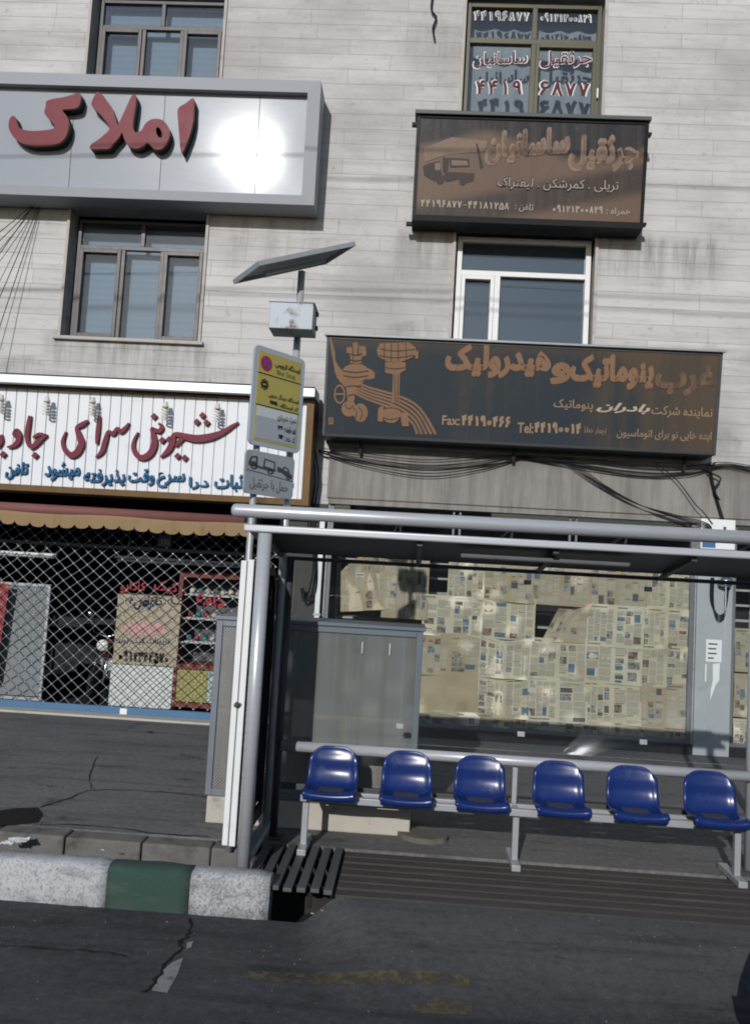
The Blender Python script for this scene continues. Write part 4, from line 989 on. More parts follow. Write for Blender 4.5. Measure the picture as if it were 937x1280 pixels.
mb = MB(); ytext(mb, 'کاکائو'.replace('ئ', 'ی'), dy, (150, 741), (182, 742), 15, .03); ytext(mb, 'کیک', dy, (192, 740), (222, 744), 16, .03); mb.build('letters', mat('bright_red_paint', (.3, .03, .04), .5), rl)
rl2 = thing('window_lettering', (at(260, 750, dy).x, dy, 1.3), 'red hand painted letters on the display case glass at right', 'lettering')
mb = MB(); ytext(mb, 'خامه', dy, (245, 755), (282, 761), 22, .03); mb.build('letters', MATS['bright_red_paint'], rl2)
# glass counter with orange trim on the right
dc = thing('display_case', (at(262, 870, 12.7).x, 12.7, 0), 'glass display case with orange red trim behind the gate, at right', 'display case')
yy = 12.7; L_, R_ = at(222, 800, yy).x, at(312, 800, yy).x; z_ = lambda p: at(262, p, yy).z
M_or = mat('orange_red_trim', (.17, .045, .03), .5)
mb = MB()
for p0, p1 in ((716, 723), (832, 838), (880, 886)): mb.box(L_, R_, yy - .02, yy + .5, z_(p1), z_(p0), .005)
mb.box(L_ - .03, L_ + .03, yy - .025, yy + .5, .05, z_(716)); mb.build('trim', M_or, dc)
mb = MB()
for p in (745, 775, 805): mb.box(L_ + .04, R_, yy + .05, yy + .45, z_(p) - .01, z_(p) + .01)
mb.build_each('shelf', mat('glass_shelf', (.4, .45, .45), .3), dc)
mb = MB(); mb.box(L_ + .03, R_, yy + .47, yy + .5, z_(831), z_(724)); mb.build('back_panel', M_darkgrey, dc)
mb = MB(); mb.box(L_ + .03, (L_ + R_) / 2 - .05, yy, yy + .02, z_(879), z_(839)); mb.build('front_panel', mat('yellow_print', (.3, .27, .09), .6, 0, .3, 3), dc)
mb = MB(); mb.box((L_ + R_) / 2 - .045, R_, yy, yy + .02, z_(879), z_(839)); mb.build('front_panel', mat('pale_green_print', (.38, .45, .4), .6, 0, .3, 5, dirt=(.12, .2, .2), dirt_lo=.5, dirt_hi=.6, dscale=9), dc)
rk = random.Random(5); mb = MB(); cols = [mat('pastry_box_red', (.3, .03, .04), .6), mat('pastry_box_teal', (.05, .2, .2), .6), mat('pastry_box_cream', (.5, .44, .35), .6)]
for k, p in enumerate((745, 775, 805)):
    bx = thing('cake_tray', ((L_ + R_) / 2, yy + .2, z_(p) + .01), ('row of small cakes on the %s shelf of the orange trimmed case' % ('upper', 'middle', 'lowest')[k]), 'cakes')
    mb = MB(); x = L_ + .12
    mb.box(L_ + .08, R_ - .02, yy + .1, yy + .4, z_(p) + .0105, z_(p) + .02); mb.build('tray', M_alu_dull, bx); mb = MB()
    while x < R_ - .12:
        mb.mi = rk.randrange(3); mb.lathe((x, yy + .22, z_(p) + .0205), [(.04, 0), (.045, .05), (.03, .075), (.004, .085)], seg=10); x += .12
    mb.build_each('cake', cols, bx)
# grey glass leaf and red banner at the far left
gl = thing('glass_door', (at(25, 800, 12.5).x, 12.5, 0), 'grey frosted glass door leaf at the far left behind the gate', 'door')
a, b = at(0, 727, 12.5), at(52, 876, 12.5)
mb = MB(); mb.box(-7.3, b.x - .04, 12.5, 12.512, .12, a.z - .04); mb.build('pane', mat('grey_frost', (.2, .22, .23), .4, 0, .2, 2), gl)
mb = MB(); fr(mb, -7.34, b.x, .06, a.z, .045, 12.48, 12.53); mb.build('frame', M_alu_dull, gl)
rb = thing('red_banner', (at(4, 800, 12.3).x, 12.3, .5), 'red and orange upright banner at the left edge behind the gate', 'banner')
a, b = at(12, 730, 12.3), at(3, 870, 12.3)
mb = MB(); mb.grid(lambda s, t: Vector((-6.9 + (a.x + 6.9 - .1 * (1 - t)) * s, 12.3 + .02 * math.sin(s * 9), .3 + (a.z - .3) * t)), 12, 4); mb.build('cloth', mat('red_orange_cloth', (.28, .055, .05), .7, 0, .4, 1.2), rb)
mb = MB(); mb.tube([(-6.9, 12.3, .1), (-6.9, 12.3, a.z + .05)], .015, 8); mb.box(-7.0, -6.6, 12.15, 12.45, .01, .05); mb.build('stand', M_darkgrey, rb)
# fluorescent fittings
for k, (p0, p1, yv, lb) in enumerate((((-40, 693), (70, 696), 13.2, 'long white fluorescent fitting at the left, under the shop ceiling'), ((143, 699), (310, 710), 12.9, 'long white fluorescent fitting above the display case'))):
    A, B = at(*p0, yv), at(*p1, yv); A.y = B.y = yv; zz = (A.z + B.z) / 2
    f = thing('tube_light', ((A.x + B.x) / 2, yv, zz), lb, 'light fitting', 'fluorescent fittings in the pastry shop')
    mb = MB(); mb.box(A.x, B.x, yv, yv + .09, zz + .03, zz + .07, .005); mb.build('housing', M_white, f)
    mb = MB(); mb.tube([(A.x + .04, yv + .03, zz), (B.x - .04, yv + .03, zz)], .02, 10); mb.build('tube', mat('white_tube', (.75, .76, .78), .3), f)
    mb = MB()
    for x in (A.x + .2, B.x - .2): mb.tube([(x, yv + .045, zz + .07), (x, yv + .045, 3.249)], .008, 6)
    mb.build_each('hanger', M_darkgrey, f)
# parked motorcycle (only the handlebar end catches light)
my = 12.9; mc = thing('motorcycle', (at(112, 880, my).x, my, 0), 'dark motorcycle parked inside the shop, chrome handlebar catching light', 'motorcycle')
mx_ = at(118, 880, my).x
M_chrome = mat('chrome', (.7, .7, .7), .18, 1, .05, 6)
for yo in (0, 1.25):
    mb = MB(); mb.lathe((mx_ - .045, my + yo, .31), [(.2, 0), (.29, .01), (.305, .045), (.29, .08), (.2, .09)], (1, 0, 0), 24); w_ = mb.build('wheel', M_black, mc)
    mb = MB(); mb.lathe((mx_ - .03, my + yo, .31), [(.03, -.01), (.19, 0), (.19, .06), (.03, .07)], (1, 0, 0), 20); mb.build('rim', M_alu_dull, w_)
mb = MB()
for s_ in (-.09, .09): mb.tube([(mx_ + s_, my, .31), (mx_ + s_, my + .3, .95)], .022, 8)
mb.build_each('fork', M_chrome, mc)
mb = MB(); mb.tube([(mx_ - .36, my + .4, 1.02), (mx_ - .2, my + .34, 1.06), (mx_, my + .3, 1.0), (mx_ + .2, my + .34, 1.06), (mx_ + .36, my + .4, 1.02)], .013, 8); mb.build('handlebar', M_chrome, mc)
mb = MB(); mb.lathe((mx_, my + .12, .88), [(.02, 0), (.085, .01), (.09, .06), (.05, .14), (.01, .16)], (0, 1, 0), 18); mb.build('headlight', mat('headlight_glass', (.7, .7, .66), .15), mc)
for s_ in (-1, 1):
    mb = MB(); mb.tube([(mx_ + s_ * .22, my + .34, 1.06), (mx_ + s_ * .3, my + .3, 1.3)], .007, 6); mb.lathe((mx_ + s_ * .3, my + .27, 1.35), [(.005, 0), (.065, .004), (.06, .025), (.02, .035)], (0, 1, 0), 16); mb.build('mirror', M_chrome, mc)
mb = MB(); mb.lathe((mx_, my + .34, .82), [(.03, 0), (.12, .05), (.15, .2), (.12, .38), (.03, .42)], (0, 1, -.1), 16); mb.build('tank', M_red, mc)
mb = MB(); mb.box(mx_ - .12, mx_ + .12, my + .75, my + 1.4, .74, .84, .04); mb.build('seat', M_black, mc)
mb = MB(); mb.box(mx_ - .13, mx_ + .13, my + .4, my + .85, .3, .65, .05); mb.tube([(mx_ + .12, my + .4, .3), (mx_ + .16, my + 1.4, .35)], .04, 10); mb.build('engine', M_alu_dull, mc)
hn = thing('number_plate', (at(206, 676, 11.97).x, 11.97, 2.6), 'small dark house number plate hanging over the gate', 'plate')
a, b = at(199, 668, 11.97), at(214, 684, 11.97)
mb = MB(); mb.box(a.x, b.x, 11.96, 11.975, b.z, a.z, .004); mb.build('plate', M_darkgrey, hn)
mb = MB(); ytext(mb, '۱۷۵', 11.958, (201, 681), (212, 682), 9, .01, False); mb.build('lettering', mat('grey_digits', (.25, .25, .25), .6), hn)

# ================================================================== NEWSPAPERS
def photo_mat(name, a, b, c):
    m, t, bs = new_mat(name); k = NB(t); co = k.coord()
    f = k.noise(co, 16, 3, .5); g = k.noise(co, 40, 4, .6)
    x = k.mix(k.ramp(f, .38, .6), a, b); x = k.mix(k.ramp(g, .5, .68), x, c)
    k.l(x, bs.inputs['Base Color']); bs.inputs['Roughness'].default_value = .85; bs.inputs['Specular IOR Level'].default_value = .14; return m
NPM = [None, mat('ink_grey', (.17, .16, .145), .85, 0, .35, 40), mat('ink_pale', (.50, .45, .355), .85, 0, .22, 45), mat('ink_blue', (.14, .21, .27), .8, 0, .55, 16), mat('ink_red', (.33, .15, .11), .8, 0, .35, 18), mat('ink_dark', (.13, .127, .12), .8, 0, .6, 25), mat('ink_teal', (.2, .25, .22), .8, 0, .5, 15), photo_mat('grey_print_photo', (.12, .12, .125), (.33, .32, .29), (.5, .46, .38)), photo_mat('blue_print_photo', (.09, .14, .2), (.27, .33, .36), (.45, .42, .36)), photo_mat('brown_print_photo', (.11, .09, .075), (.35, .25, .17), (.22, .24, .26))]
PAPERS = [mat('yellowed_newsprint', (.68, .60, .43), .9, 0, .1, 2.5, bump=1.0, bscale=6, dirt=(.4, .31, .19), dirt_lo=.55, dirt_hi=.8, dscale=1.5), mat('cream_newsprint', (.70, .64, .50), .9, 0, .08, 2.5, bump=1.0, bscale=5), mat('browned_newsprint', (.50, .41, .27), .9, 0, .12, 2.5, dirt=(.3, .22, .12), dirt_lo=.5, dirt_hi=.8, dscale=1.5)]
ORD = ['first', 'second', 'third', 'fourth', 'fifth', 'sixth', 'seventh', 'eighth', 'ninth']
def newspaper(x0, x1, z0, z1, label, seed, y=12.075, amp=.016, plain=False, warp=None, rot=0.0):
    rk = random.Random(seed); W_, H_ = x1 - x0, z1 - z0; p1, p2, p3 = rk.uniform(0, 6), rk.uniform(0, 6), rk.uniform(2, 5); cr, sr = math.cos(rot), math.sin(rot)
    def S(a, b, d=0.0):
        u, v = (a - .5) * W_, (b - .5) * H_
        x = (x0 + x1) / 2 + u * cr - v * sr; z = (z0 + z1) / 2 + u * sr + v * cr
        yy = y + amp * (math.sin(a * p3 + b * 4 + p1) + .6 * math.sin(a * 9 + p2 - b * 5) + .35 * math.sin(b * 13 + a * 3 + p1)) - d
        q = Vector((x, yy, z))
        return warp(a, b, q) if warp else q
    mb = MB(); mb.grid(S, 10, 8)
    def blk(a0, b0, a1, b1, mi, d):
        mb.mi = mi; n = max(1, int((a1 - a0) * 10)); mb.grid(lambda s, t: S(a0 + (a1 - a0) * s, b0 + (b1 - b0) * t, d), n, max(1, int((b1 - b0) * 8)))
    if not plain:
        for pg in (0, .5):
            blk(pg + .03, .925, pg + rk.uniform(.2, .47), .95, rk.choice((1, 2, 1)), .003)
            cols = rk.choice((2, 3, 3, 4)); cw_ = .44 / cols; busy = rk.uniform(.10, .34)
            for c in range(cols):
                t = .89 - rk.uniform(0, .03); ax = pg + .03 + c * cw_
                while t > .1:
                    r = rk.random()
                    if r < busy:
                        h = min(rk.uniform(.08, .2), t - .05); w = cw_ * rk.uniform(.55, .95)
                        blk(ax, t - h, ax + w, t, rk.choice((7, 7, 7, 7, 8, 8, 9, 9, 5, 3)), .0035 + .0004 * c); t -= h + .025
                    elif r < busy + .12: blk(ax, t - .018, ax + cw_ * rk.uniform(.4, .85), t, rk.choice((5, 1, 1)), .003); t -= .035
                    elif r < busy + .22: t -= rk.uniform(.03, .1)
                    else:
                        h = min(rk.uniform(.06, .2), t - .05); blk(ax, t - h, ax + cw_ - .014, t, 2, .0025); t -= h + .018
    ms = [PAPERS[rk.randrange(3)]] + NPM[1:]
    return tag(mb.build('newspaper', ms, fixn=False), label, 'newspaper', 'newspapers taped inside the shop window')
# z of photo rows at the window, measured beside the pillar
zr_ = lambda p: at(700, p, 12.07).z
xr_ = lambda p: at(p, 800, 12.07).x
rows = [(zr_(898), zr_(948)), (zr_(848), zr_(901)), (zr_(800), zr_(851)), (zr_(752), zr_(803)), (zr_(700), zr_(755))]
colx = [xr_(527), xr_(601), xr_(664), xr_(733), xr_(803), xr_(862)]
rown = ['bottom', 'fourth', 'third', 'second', 'top']
pk = random.Random(11); sd = 100
for ri, (zt, zb) in enumerate(rows):
    for ci in range(5):
        sd += 1
        a, b = colx[ci] + pk.uniform(-.03, .0), colx[ci + 1] + pk.uniform(.0, .05)
        lb = 'newspaper sheet in the %s row of the papered window, %s from the cabinet side' % (rown[ri], ORD[ci])
        if (ri, ci) == (3, 2):   # hanging loose: corner folded over
            def wp(s, t, q):
                k = max(0, (1 - s) * 1.0 + t * .55 - .62)
                return Vector((q.x + .42 * k, q.y + .12 * math.sin(min(1, k) * 3.1), q.z - .10 * k - .2 * k * s))
            newspaper(a, b, zb, zt, 'newspaper sheet peeling and folded over a dark gap, second row of the papered window', sd, warp=wp, amp=.02); continue
        if (ri, ci) == (4, 0): a += .34
        am = .013 if ci > 1 else .02
        wp = None
        if ci == 1 and ri in (1, 2):   # sagging sheets
            wp = lambda s, t, q: Vector((q.x, q.y + .02 * math.sin(s * 12), q.z - .07 * math.sin(s * math.pi) * t))
        newspaper(a, b, zb - pk.uniform(0, .03), zt + pk.uniform(-.01, .02), lb, sd, y=12.075 + .004 * ((ri + ci) % 3), amp=am, plain=(ri == 1 and ci == 0), warp=wp, rot=pk.uniform(-.018, .018))
# draped sheets at the left, above the cabinet
def drape(s, t, q): return Vector((q.x + .25 * (1 - t) * (1 - s) * -.3, q.y + .03 * math.sin(s * 14 + t * 3), q.z - .30 * (1 - s) ** 2 * t))
sd = 300
newspaper(xr_(425), xr_(478), zr_(778), zr_(700), 'creased brown stained newspaper draped over the left corner of the papered window', sd, warp=drape, amp=.025, rot=.12)
newspaper(xr_(474), xr_(532), zr_(785), zr_(699), 'newspaper sheet with grey square, hanging above the metal cabinet', sd + 1, amp=.012)
newspaper(xr_(440), xr_(470), zr_(775), zr_(730), 'small loose newspaper page behind the draped corner sheet', sd + 2, y=12.10, amp=.012)
for k in range(3):
    newspaper(4.56, 5.2, zr_(938 - 56 * k), zr_(884 - 56 * k), 'newspaper sheet in the narrow window strip right of the pillar, %s of three' % ('lowest', 'middle', 'topmost')[k], 400 + k)

# ================================================================== PILLAR FITTINGS, CABLES
em = thing('meter_box', (4.27, 11.95, 2.9), 'pale electric meter box with blue label on top of the pillar', 'box')
a, b = at(876, 648, 11.8), at(918, 688, 11.8)
mb = MB(); mb.box(a.x, b.x, 11.8, 11.949, b.z, a.z, .012); mb.build('case', M_white, em)
mb = MB(); mb.box(a.x + .02, a.x + .2, 11.796, 11.7995, b.z + .02, b.z + .09); mb.build('blue_label', mat('blue_label', (.06, .14, .3), .5), em)
mb = MB(); mb.box(a.x + .3, a.x + .34, 11.796, 11.7995, a.z - .16, a.z - .1); mb.build('mark', M_darkgrey, em)
lp = thing('wall_lamp', (4.4, 11.9, 2.35), 'small chrome lamp fitting fixed to the grey pillar', 'lamp')
c = at(906, 727, 11.85); mb = MB(); mb.lathe((c.x, 11.85, c.z - .07), [(.05, 0), (.085, .015), (.095, .06), (.09, .12), (.03, .13)], seg=18); mb.build('shade', M_chrome, lp)
mb = MB(); mb.tube([(c.x, 11.87, c.z + .05), (c.x, 11.948, c.z + .05)], .02, 8); mb.build('arm', M_darkgrey, lp)
nt_ = thing('paper_notice', (4.2, 11.945, 1.6), 'white paper notice with lines of writing pasted on the pillar', 'notice')
a, b = at(882, 799, 11.944), at(901, 828, 11.944); mb = MB(); mb.grid(lambda s, t: Vector((a.x + (b.x - a.x) * s, 11.944 + .002 * math.sin(s * 8), b.z + (a.z - b.z) * t)), 8, 4); mb.build('paper', M_white, nt_)
mb = MB()
for k, w in enumerate((.8, .7, .75, .5)): mb.box(a.x + .03, a.x + .03 + (b.x - a.x - .06) * w, 11.9395, 11.941, a.z - .07 - k * .065, a.z - .05 - k * .065)
mb.build('writing', M_darkgrey, nt_)
tp = thing('paint_smear', (4.2, 11.946, 1.2), 'white torn tape remains below the paper notice', 'tape')
mb = MB(); plp = Pl((0, 11.946, 0), (1, 0, 0), (0, 0, 1)); Zp = lambda L: [tuple(plp.uv(840 + x_ / 3.196, 600 + y_ / 3.196)) for x_, y_ in L]
mb.poly(plp, Zp([(160, 735), (188, 732), (186, 800), (172, 818), (160, 850), (150, 880), (152, 840), (160, 800)]), 0, .003); mb.poly(plp, Zp([(130, 735), (136, 735), (134, 805), (128, 805)]), 0, .003); mb.build('tape', M_white, tp)
CABM = M_cable
def cable(pts, r, label, group, name='cable', sub=6):
    q = crpath([tuple(p) for p in pts], sub); mb = MB(); mb.tube(q, r, 5); return tag(mb.build(name, CABM), label, 'cable', group)
def cpx(L, Y): return [tuple(at(a, b, Y if not isinstance(Y, (list, tuple)) else Y[i])) for i, (a, b) in enumerate(L)]
G = 'cables along the concrete beam'; gl_ = 'thin black cable slung along the concrete beam under the slate sign'
rk = random.Random(2)
for k in range(7):
    o = rk.uniform(-5, 6); d = rk.uniform(4, 17)
    cable(cpx([(398, 562 + o * .5), (450, 568 + o + d * .5), (530, 574 + o + d), (600, 572 + o + d * .6), (652, 570 + o * .3)], 11.88 - .006 * k), .0065, gl_, G)
for k in range(6):
    o = rk.uniform(-4, 5); d = rk.uniform(0, 12)
    cable(cpx([(652, 570 + o * .3), (720, 576 + o + d * .4), (800, 584 + o + d * .7), (860, 586 + o + d * .4), (905, 580 + o * .6), (960, 590 + o)], 11.87 - .006 * k), .0065, gl_, G)
G2 = 'cables running down to the meter box'; l2 = 'thin black cable running slantwise down the beam to the meter box'
for k in range(5):
    o = k * 5
    cable(cpx([(700 + o * .6, 572), (735 + o, 598 + o * .4), (790 + o * .8, 628 + o * .3), (850 + o * .5, 645 + o * .4), (885, 655 + k * 2), (888, 668 + k)], [11.86, 11.85, 11.84, 11.83, 11.78, 11.78]), .0055, l2, G2)
cable(cpx([(820, 580), (845, 600), (868, 630), (878, 640), (890, 655)], [11.86, 11.84, 11.82, 11.8, 11.78]), .008, 'black cable dropping steeply from the slate sign corner to the meter box', G2)
cable(cpx([(886, 580), (890, 605), (898, 635), (903, 650)], [11.86, 11.88, 11.9, 11.88]), .022, 'thick brown black conduit rising from the meter box to the cables', None, 'conduit')
cable(cpx([(894, 578), (884, 588), (900, 598), (892, 612), (899, 625)], 11.83), .012, 'tangled cable knot beside the conduit over the meter box', None)
for k in range(4):
    cable(cpx([(888 + k * 1.2, 722), (888 + k, 750 + k), (896, 768 + k * 2.2), (905, 765 + k * 2), (909 - k, 745), (910 - k, 728)], 11.9), .008, 'dark cable looping under the chrome lamp on the pillar', 'cables looping below the lamp')
for k in range(3):
    cable(cpx([(387 + k * 3, 560), (390 + k * 4, 600), (385 + k * 3, 650), (392 + k * 2, 700), (386 + k * 4, 740), (380, 752), (376 + k * 2, 735)], 11.85), .012, 'black cable hanging beside the white downpipe between the shops', 'cables beside the downpipe')
dp = thing('downpipe', (-1.28, 11.9, 0), 'narrow white downpipe between the two shop fronts', 'pipe')
mb = MB(); a = at(404, 640, 11.9); mb.box(a.x - .035, a.x + .035, 11.86, 11.93, .02, a.z, .008); mb.build('pipe', M_white, dp)
mb = MB()
for z in (.6, 1.6, 2.6): mb.box(a.x - .05, a.x + .05, 11.855, 11.98, z, z + .03)
mb.build_each('clip', M_alu_dull, dp)
# wires fanning out at upper left
an = at(47, 250, 11.97)
ends = [(-60, 395), (-80, 345), (-70, 360), (-30, 440), (-20, 470)]
for k, e in enumerate(ends):
    E_ = at(*e, 11.6); m_ = (an + E_) / 2 + Vector((0, 0, -.05 - .02 * k))
    cable([an + Vector((.02 * k, 0, 0)), m_, E_], .0065, 'thin black wire fanning out below the aluminium sign at left', 'wires fanning out under the aluminium sign')
cable(cpx([(541, -10), (539, 12), (545, 22), (541, 35), (543, 50)], 11.95), .016, 'short frayed black cable end hanging on the top of the wall', None)

# overhead lines along the street, above the frame; only their thin shadows fall on the facade
for zc, sl_ in ((9.62, .012), (9.45, -.006), (11.3, .01)):
    mb = MB(); mb.tube([(x_, 4.0, zc + sl_ * x_ - .0025 * (x_ ** 2 - 36)) for x_ in range(-16, 17, 2)], .012, 5); struct(mb.build('overhead_wire', CABM))
# ================================================================== BUS SHELTER
sh = thing('bus_shelter', (.9, 6.65, 0), 'grey metal and glass bus shelter with tubular top rail', 'bus shelter')
def tb(name, pts, r, m, par=sh, seg=16, cap=False):
    mb = MB(); mb.tube(pts, r, seg); return mb.build(name, m, par)
XL, XR = -1.1, 2.98
tb('post', [(XL, 6.2, 0), (XL, 6.2, 2.47)], .052, M_alu); tb('post', [(XR, 6.2, 0), (XR, 6.2, 2.47)], .052, M_alu)
tb('post', [(-1.03, 7.1, 0), (-1.03, 7.1, 2.31)], .035, M_darkgrey); tb('post', [(2.83, 7.1, 0), (2.83, 7.1, 2.31)], .035, M_alu_dull)
mb = MB(); xs0, xs1 = -1.36, 3.3
mb.tube([(xs0 + .0, 6.2, 2.63), (xs0 + .012, 6.2, 2.63), (xs0 + .03, 6.2, 2.63), (xs1, 6.2, 2.63)], .05, 24, radii=[.03, .045, .05, .05]); mb.build('top_rail', M_alu, sh)
mb = MB()
for x in (-.98, -.1, .72, 1.55, 2.5): mb.bar((x, 6.25, 2.525), (x, 6.21, 2.59), .03, .012, (1, 0, 0)); mb.bar((x - .06, 6.5, 2.525), (x, 6.22, 2.60), .02, .02)
mb.build_each('bracket', M_darkgrey, sh)
def roof_fn(y): return 2.505 + .012 * math.sin((y - 6.2) / .95 * math.pi) - .182 * (y - 6.2)
mb = MB(); mb.grid(lambda a, b: Vector((-1.24 + 4.4 * a, 6.22 + .79 * b, roof_fn(6.22 + .79 * b) + .012)), 4, 10); mb.grid(lambda a, b: Vector((-1.24 + 4.4 * a, 6.22 + .79 * b, roof_fn(6.22 + .79 * b) - .012)), 4, 10)
mb.build('roof', M_darkgrey, sh, fixn=False)
mb = MB(); mb.box(-1.26, 3.18, 6.165, 6.225, 2.475, 2.53, .012); mb.build('roof_edge', M_alu, sh)
mb = MB()
for x in (-1.1, .05, 1.05, 2.05, 2.98): mb.hexa([(x - .02, 6.23, 2.44), (x + .02, 6.23, 2.44), (x + .02, 6.23, 2.475), (x - .02, 6.23, 2.475), (x - .02, 7.08, 2.302), (x + .02, 7.08, 2.302), (x + .02, 7.08, 2.325), (x - .02, 7.08, 2.325)])
mb.build_each('roof_rib', M_darkgrey, sh)
mb = MB(); mb.box(-1.1, 3.0, 7.08, 7.125, 2.295, 2.328, .006); mb.build('rear_header', M_darkgrey, sh)
mb = MB(); mb.box(.36, 1.62, 6.34, 6.48, 2.375, 2.412, .012); mb.build('roof_lamp', mat('grey_lamp_housing', (.12, .12, .125), .5), sh)
for x0_, x1_ in ((-.99, -.035), (-.025, .965), (.975, 1.96), (1.97, 2.8)):
    mb = MB(); mb.box(x0_, x1_, 7.1, 7.108, .83, 2.294); mb.build('back_glass', M_shelterglass, sh)
mb = MB()
for x in (-.03, .97, 1.965):
    for z in (.95, 2.2): mb.box(x - .03, x + .03, 7.09, 7.118, z, z + .04, .004)
mb.build_each('glass_clip', M_alu_dull, sh)
tb('back_rail', [(-1.0, 7.05, .76), (2.95, 7.05, .76)], .042, M_alu)
mb = MB(); mb.box(-.99, 2.8, 7.08, 7.115, .4, .45, .005); mb.build('lower_rail', M_darkgrey, sh)
# end panel: poster light box with arched dark glass on the inside
mb = MB(); mb.box(-1.275, -1.232, 6.245, 7.04, .18, 2.26, .006); mb.box(-1.222, -1.175, 6.235, 7.04, .18, 2.27, .006); mb.build_each('poster_case', M_white, sh)
M_dglass = mat('dark_poster_glass', (.032, .038, .055), .13, 0, .35, 1.5, coat=.5)
mb = MB(); mb.box(-1.174, -1.16, 6.29, 7.03, .3, 2.22); mb.build('poster_glass', M_dglass, sh)
plE = Pl((-1.155, 0, 0), (0, 1, 0), (0, 0, 1))
outer = [(6.27, .2), (7.06, .2), (7.06, 1.95)] + [(6.84 + .22 * math.cos(t), 2.0 + .22 * math.sin(t)) for t in [k * math.pi / 16 for k in range(0, 9)]] + [(6.27, 2.22)]
inner = [(6.33, .3), (7.0, .3), (7.0, 1.95)] + [(6.82 + .18 * math.cos(t), 1.98 + .18 * math.sin(t)) for t in [k * math.pi / 16 for k in range(0, 9)]] + [(6.33, 2.16)]
mb = MB(); mb.poly(plE, outer, 0, .03, [inner]); mb.build('arched_frame', M_black, sh)
mb = MB(); mb.lathe((-1.227, 6.225, 1.2), [(.02, 0), (.022, .012), (.008, .03)], (0, -1, 0), 10); mb.bar((-1.25, 6.215, 1.19), (-1.2, 6.215, 1.21), .01, .012); mb.build('latch', M_darkgrey, sh)
mb = MB(); mb.box(-1.13, -1.05, 6.26, 7.07, .08, .14, .006); mb.build('base_rail', M_alu_dull, sh)
mb = MB()
for x, y in ((XL, 6.2), (XR, 6.2), (-1.03, 7.1), (2.83, 7.1)): mb.box(x - .08, x + .08, y - .07, y + .07, 0.002, .014)
mb.build_each('base_plate', M_darkgrey, sh)

# bench with six seats
bn = thing('shelter_bench', (.95, 6.85, 0), 'grey metal bench frame with six blue moulded seats in the shelter', 'bench')
mb = MB(); mb.box(-.78, 2.68, 6.74, 6.79, .40, .455, .006); mb.box(-.78, 2.68, 6.93, 6.97, .40, .445, .006)
for x in (-.76, .92, 2.65): mb.box(x - .02, x + .02, 6.79, 6.93, .405, .44)
mb.build('seat_beam', M_alu_dull, bn)
for x in (-.74, .92, 2.63):
    mb = MB(); mb.box(x - .024, x + .024, 6.80, 6.85, .05, .404, .004)
    if 0 < x < 2: mb.box(x - .02, x + .02, 6.98, 7.01, .40, .72, .004)
    lg = mb.build('leg', M_alu_dull, bn)
    mb = MB(); mb.box(x - .035, x + .035, 6.68, 7.12, .002, .05, .005); mb.build('foot', M_alu_dull, lg)
PROF = [(6.67, .440), (6.632, .446), (6.612, .478), (6.620, .510), (6.655, .522), (6.70, .514), (6.76, .504), (6.82, .500), (6.87, .505), (6.905, .522), (6.925, .553), (6.938, .59), (6.948, .65), (6.957, .71), (6.966, .76), (6.973, .79), (6.983, .80), (6.990, .795)]
def seat_mesh():
    mb = MB(); path = crpath([(0, y, z) for y, z in PROF], 2); n = len(path) - 1; m = 20
    def fn(a, b):
        i = round(b * n); p = path[i]; d = (path[min(i + 1, n)] - path[max(i - 1, 0)]).normalized(); nrm = Vector((0, -d.z, d.y))
        if nrm.z < 0 and i > 8: nrm = -nrm
        s = (a - .5) * 2; up = min(1, max(0, (b - .45) / .4)); 
        hw = .210 - .012 * up
        t = min(1, max(0, (p.z - .70) / .1)) if b > .6 else 0
        rim = max(0, (abs(s) - .72) / .28)
        hwt = hw * (1 - .16 * t * t)
        x = s * hwt * (1 - .06 * (rim ** 3 if b < .12 else 0))
        lift = .028 * rim ** 1.6 * (0 if b < .1 else min(1, (b - .1) / .15)) * (1 - .4 * up) * max(0, 1 - max(0, b - .72) / .2)
        dish = -.018 * math.cos(s * math.pi / 2) * (1 if b > .2 else b / .2)
        toward = Vector((0, -.35 - .6 * up, 1 - .8 * up)).normalized()
        drop = .055 * t * abs(s) ** 4
        wave = .0075 * math.sin((p.z - .51) / .145 * 2 * math.pi) * up * math.cos(s * 1.35)
        q = p + toward * (lift + dish) + Vector((0, -wave, 0))
        edge = Vector((0, .02 * up * max(0, abs(s) - .93) / .07, -.03 * max(0, abs(s) - .93) / .07 * (1 - up) * min(1, max(0, b - .1) / .1)))
        return Vector((x, q.y - 6.85, q.z - drop)) + edge
    mb.grid(fn, m, n)
    bmesh.ops.recalc_face_normals(mb.bm, faces=mb.bm.faces)
    return mb
sx = [-.55, .05, .635, 1.26, 1.845, 2.45]
proto = None
for k, x in enumerate(sx):
    if proto is None:
        proto = seat_mesh().build('seat', M_blue_seat, bn, fixn=False)
        sm = proto.modifiers.new('s', 'SOLIDIFY'); sm.thickness = .007; sm.offset = -1
        o = proto
    else:
        o = proto.copy(); COL.objects.link(o); o.parent = bn
    o.matrix_parent_inverse = bn.matrix_basis.inverted()
    o.location = (x, 6.85 + random.uniform(-.006, .006), 0); o.rotation_euler = (0, 0, random.uniform(-.02, .02) if k else 0)
for x in sx:
    mb = MB(); mb.box(x - .1, x + .1, 6.73, 6.88, .456, .492); mb.build('seat_plate', M_darkgrey, bn)

